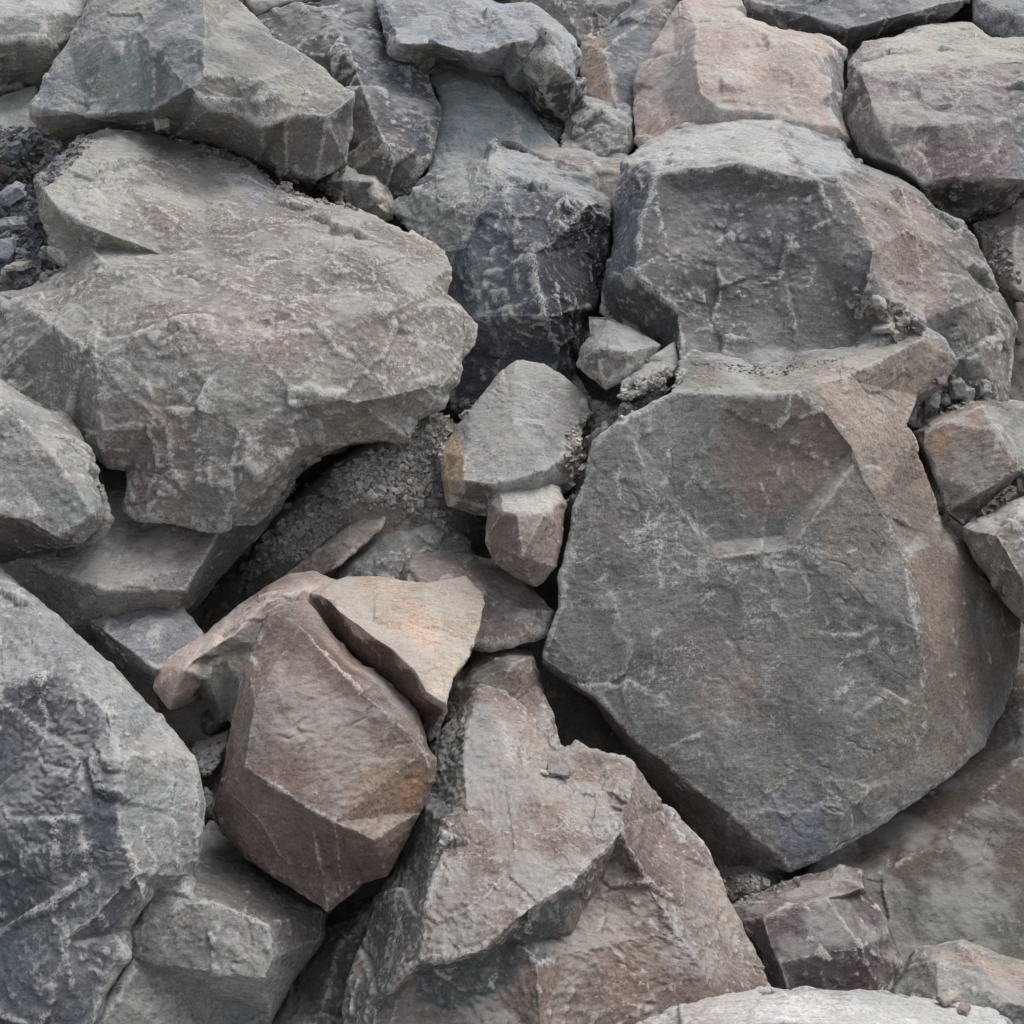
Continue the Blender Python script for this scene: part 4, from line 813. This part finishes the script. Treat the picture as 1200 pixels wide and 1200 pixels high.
def gravel(label, patches, cols, ground_only=False):
    Vs, Fs, Cs, k = [], [], [], 0
    for poly, n, lo, hi in patches:
        for u, v in sample_poly(poly, n, RG):
            hit = drop(u, v)
            if hit is None or (ground_only and hit[2] != 'ground'): continue
            loc, nor, _ = hit
            if nor[2] < 0.12 and RG.random() < 0.9: continue        # nothing rests on a steep face
            dist = np.linalg.norm(loc - CAM) / DIST
            s = (lo + (hi - lo) * RG.random() ** 3.2) * W * dist
            cv = chip_verts(s, 0.45, RG) @ frame(nor * 0.6 + np.array((0, 0, .4)), RG, 0.35).T
            Vs.append(cv + loc + nor * s * 0.2); Fs.append(BOX_F + k); k += 8
            c = tone(cols[RG.integers(len(cols))]) * (0.75 + 0.5 * RG.random()) * GAIN
            Cs.append(np.tile(c, (8, 1)))
    me = mesh_from('gravel', np.concatenate(Vs), np.concatenate(Fs), smooth=False)
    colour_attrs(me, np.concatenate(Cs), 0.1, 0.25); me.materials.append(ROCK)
    o = bpy.data.objects.new('gravel', me); o['kind'] = 'stuff'; o['label'] = label; o['category'] = 'gravel'; col.objects.link(o)

GREY = [(112,110,106), (98,97,95), (126,123,118), (104,98,94), (136,132,126)]
BLUE = [(104,110,118), (92,98,106), (118,124,130), (106,104,108)]
LIGHT = [(140,135,129), (132,128,123), (146,141,134), (136,129,123), (150,145,138)]
WARM = [(122,114,106), (108,102,97), (134,126,116), (112,108,105)]

def stone_mesh(seed, fine=0.16, amp=1.0):
    """an angular stone a unit across: a cut and roughened block"""
    rg = np.random.default_rng(seed)
    v = BOX_V * (0.62 + 0.38 * rg.random((8, 3))) * np.array((1, 0.72, 0.5)); v[4:, :2] *= 0.55 + 0.4 * rg.random()
    P, A, F = refine(v * 0.5, np.tile(np.array((600., 600., 0.)), (8, 1)), BOX_F.copy(), fine)
    ea, eb = edges_of(F, len(P)); deg = np.bincount(ea, minlength=len(P)) + np.bincount(eb, minlength=len(P))
    P = P * 0.5 + 0.5 * laplace(P, ea, eb, deg)
    q = P * 3 + seed * 7.7; Nn = normals(P, F)
    o, r = cells(q * 0.9); P = P + Nn * (np.einsum('ij,ij->i', o, r * 2 - 1) * 0.10 + perlin(q * 2.2) * 0.05)[:, None] * amp
    return P, F

STONES = [stone_mesh(i + 1) for i in range(6)]
def stone(name, label, u, v, size, c, group, flat=1.0, lift=0.42, dz=0.35):
    hit = drop(u, v)
    if hit is None: return
    loc, nor, _ = hit; P, F = STONES[RG.integers(6)]
    s = size * 1.3 * W * np.linalg.norm(loc - CAM) / DIST
    R = frame(nor * (1 - dz) + np.array((0, 0, dz)), RG, 0.18)
    X = (P * np.array((1, 1, flat)) * s) @ R.T
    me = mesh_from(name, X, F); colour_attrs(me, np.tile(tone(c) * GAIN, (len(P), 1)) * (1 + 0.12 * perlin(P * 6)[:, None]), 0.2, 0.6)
    me.materials.append(ROCK)
    o = bpy.data.objects.new(name, me); o.location = loc + nor * s * lift * flat; col.objects.link(o)
    o['label'] = label; o['category'] = 'stone'; o['group'] = group

# single stones the picture lets one pick out
LEFT, DEB, PEB, LEDGE, RAMP = 'flakes in the left edge gravel', 'debris under the angular boulder', 'pebbles on the orange-stained block', 'chips on the ledge', 'stones in the gravel ramp'
for u, v, s, f, c, g, lb in (
    (22,238,34,.6,BLUE[0],LEFT,'largest blue-grey flake in the left edge gravel'),
    (22,266,24,.45,BLUE[2],LEFT,'flat pale blue flake just below the largest flake in the left gravel'),
    (12,268,28,.4,BLUE[1],LEFT,'slate flake touching the left edge, second below the largest flake'),
    (8,296,26,.5,BLUE[0],LEFT,'blue-grey block cut by the left edge in the lower gravel'),
    (24,318,30,.4,(138,134,126),LEFT,'long pale splinter lying at the bottom of the left edge gravel'),
    (30,224,17,.5,BLUE[2],LEFT,'small pale flake right above the largest flake in the left gravel'),
    (56,166,24,.5,BLUE[2],LEFT,'pale blue slab at the top of the left gravel, under the angular boulder'),
    (10,204,16,.6,(122,112,116),LEFT,'purplish flake in the upper part of the left edge gravel'),
    (96,157,11,1,(190,186,178),DEB,'small bright white stone on the lip of the huge boulder, under the angular boulder'),
    (191,141,15,.6,(150,144,134),DEB,'pale stone splinter sticking up under the middle of the angular boulder'),
    (324,206,19,.8,WARM[0],DEB,'largest crumbled stone in the debris under the angular boulder'),
    (345,216,16,.8,WARM[2],DEB,'pale crumbled stone right of the largest one under the angular boulder'),
    (366,224,14,.8,WARM[1],DEB,'brown-grey crumb below the rightmost underside of the angular boulder'),
    (402,231,13,.5,WARM[2],DEB,'thin pale sliver at the right end of the debris, beside the small wedge rock'),
    (1088,470,20,.8,(116,116,114),PEB,'round dark pebble at the left end of the pebble cluster on the orange-stained block'),
    (1116,452,22,.8,(120,120,118),PEB,'largest pebble, highest in the cluster above the orange-stained block'),
    (1104,467,14,.7,(128,126,120),PEB,'small pale pebble in the middle of the cluster on the orange-stained block'),
    (1130,462,18,.6,(138,136,130),PEB,'flat pale pebble right of the largest pebble on the orange-stained block'),
    (1152,453,15,.6,(136,134,128),PEB,'pale pebble at the right end of the cluster above the orange-stained block'),
    (1100,446,14,.7,(112,100,100),PEB,'purplish pebble left of the largest pebble in the right-hand cluster'),
    (1074,502,15,.6,(118,124,128),PEB,'bluish chip at the left corner of the orange-stained block'),
    (1026,352,20,.7,(150,147,140),LEDGE,'pale chip of stone, highest on the ledge between the two largest right boulders'),
    (1036,388,24,.4,(140,136,130),LEDGE,'long grey splinter on the ledge between the two largest right boulders'),
    (1060,378,15,.7,WARM[2],LEDGE,'small stone crumb at the right end of the ledge above the biggest boulder'),
    (652,908,26,.4,(112,106,104),'single stones','dark flat stone lying on the pale face of the bottom centre boulder'),
    (637,907,12,.4,(170,164,158),'single stones','thin white splinter beside the dark flat stone on the bottom centre boulder'),
    (1110,1178,20,.7,(150,138,126),'chips on the pale bottom boulder','larger tan chip on the pale boulder along the bottom edge'),
    (1128,1187,15,.7,(138,122,112),'chips on the pale bottom boulder','smaller brown chip right of the tan chip on the pale bottom boulder'),
    (1190,562,18,.6,(120,122,122),'stones at the right edge','grey stone jammed under the orange-stained block at the right edge'),
    (490,590,15,.7,GREY[2],RAMP,'pale stone near the foot of the gravel ramp, left of the ochre-ended rock'),
    (508,592,17,.8,GREY[3],RAMP,'dark stone touching the lower end of the ochre-ended rock'),
    (436,580,13,.7,(160,156,150),RAMP,'small whitish stone in the middle of the gravel ramp'),
    (372,622,13,.7,(112,112,120),RAMP,'bluish stone low in the gravel ramp above the pinkish slab'),
    (296,646,16,.9,(104,104,108),'single stones','round dark pebble at the foot of the gravel ramp, by the shadowed gap')):
    stone('stone', lb, u, v, s, c, g, f)

gravel('dark blue-grey slate gravel at the left edge above the huge boulder',
    [([(-20,150),(40,150),(95,158),(60,190),(38,205),(46,255),(58,298),(76,316),(34,336),(-20,340)], 2200, 3, 13), ([(40,165),(95,160),(120,160),(60,215),(40,205)], 260, 3, 8)], BLUE + GREY[:2])
gravel('fine brown-grey debris in the joint under the angular top left boulder',
    [([(150,150),(172,145),(240,168),(300,182),(372,212),(412,238),(420,248),(370,236),(326,222),(290,196),(244,178),(200,162)], 650, 2.5, 9), ([(320,195),(360,208),(400,225),(385,240),(335,226)], 320, 3, 10)], WARM)
gravel('grey gravel ramp left of the ochre-ended central rock',
    [([(300,640),(345,600),(400,548),(470,505),(530,470),(560,470),(520,520),(515,595),(545,640),(500,606),(440,592),(390,625),(340,668),(290,700)], 4200, 1.6, 12)], LIGHT)
gravel('grey gravel spilling between the central rock and the biggest boulder',
    [([(664,505),(697,480),(728,455),(795,428),(798,450),(735,487),(694,512),(684,560),(668,598),(660,570)], 1500, 1.8, 11)], LIGHT)
gravel('small gravel on the ledge between the two largest right boulders', [([(995,350),(1020,338),(1085,378),(1075,388),(1040,402)], 300, 2.5, 11), ([(800,425),(900,430),(1000,418),(900,445)], 160, 2, 5)], WARM)
gravel('rubble in the gaps at the right edge', [([(1145,260),(1168,262),(1200,330),(1170,335)], 160, 3, 9), ([(1066,505),(1080,450),(1110,438),(1170,455),(1140,470)], 260, 2.5, 11), ([(1170,560),(1200,545),(1200,580),(1150,605)], 80, 2.5, 7)], WARM)
gravel('grit under the lower tip of the biggest boulder', [([(845,1028),(925,1022),(919,1040),(858,1060)], 260, 2.2, 7), ([(222,880),(262,850),(250,960),(232,960)], 50, 2.5, 6)], GREY)
gravel('scattered gravel on the ground in the dark gaps', [([(0,0),(1200,0),(1200,1200),(0,1200)], 12000, 3, 17)], GREY + WARM, True)
# the pile goes on past the picture on every side: one mass of rubble, nothing of it in view
def rubble_beyond():
    rg = np.random.default_rng(5); kinds = [stone_mesh(40 + i, 0.06, 0.4) for i in range(5)]
    Vs, Fs, Cs, k = [], [], [], 0
    spots = [(u, v) for v in range(-60, 1300, 150) for u in (-620, -460, -310, -180, 1380, 1510, 1660, 1820)] + [(u, v) for u in range(-600, 1850, 190) for v in (1400, 1540)] + [(u, v) for u in range(-500, 1750, 170) for v in (-150, -230)]
    for u, v in spots:
        u += rg.normal() * 30; v += rg.normal() * 18
        c = place(u, v, 30 + 50 * rg.random()); s = 150 + 110 * rg.random()
        s = min(s, 2.0 * max(max(-u, u - 1200), max(-v, v - 1200)) - 60)
        if s < 60: continue
        s *= W * np.linalg.norm(c - CAM) / DIST
        P, F = kinds[rg.integers(5)]
        Vs.append((P * np.array((1, 1, 1.25)) * s) @ frame(NRM * .6 + np.array((0, 0, .4)), rg, 0.35).T + c); Fs.append(F + k); k += len(P)
        Cs.append(np.tile(tone(((112,110,105), (98,100,103), (124,116,108), (104,96,90))[rg.integers(4)]) * GAIN, (len(P), 1)))
    me = mesh_from('rubble', np.concatenate(Vs), np.concatenate(Fs)); colour_attrs(me, np.concatenate(Cs), 0.2, 0.7); me.materials.append(ROCK)
    o = bpy.data.objects.new('rubble', me); o['kind'] = 'stuff'; o['label'] = 'rest of the rock pile beyond the edges of the picture'; o['category'] = 'rubble'; col.objects.link(o)
    print('rubble', len(me.polygons))
rubble_beyond()
print('scene built', round(time.time() - T0, 1))
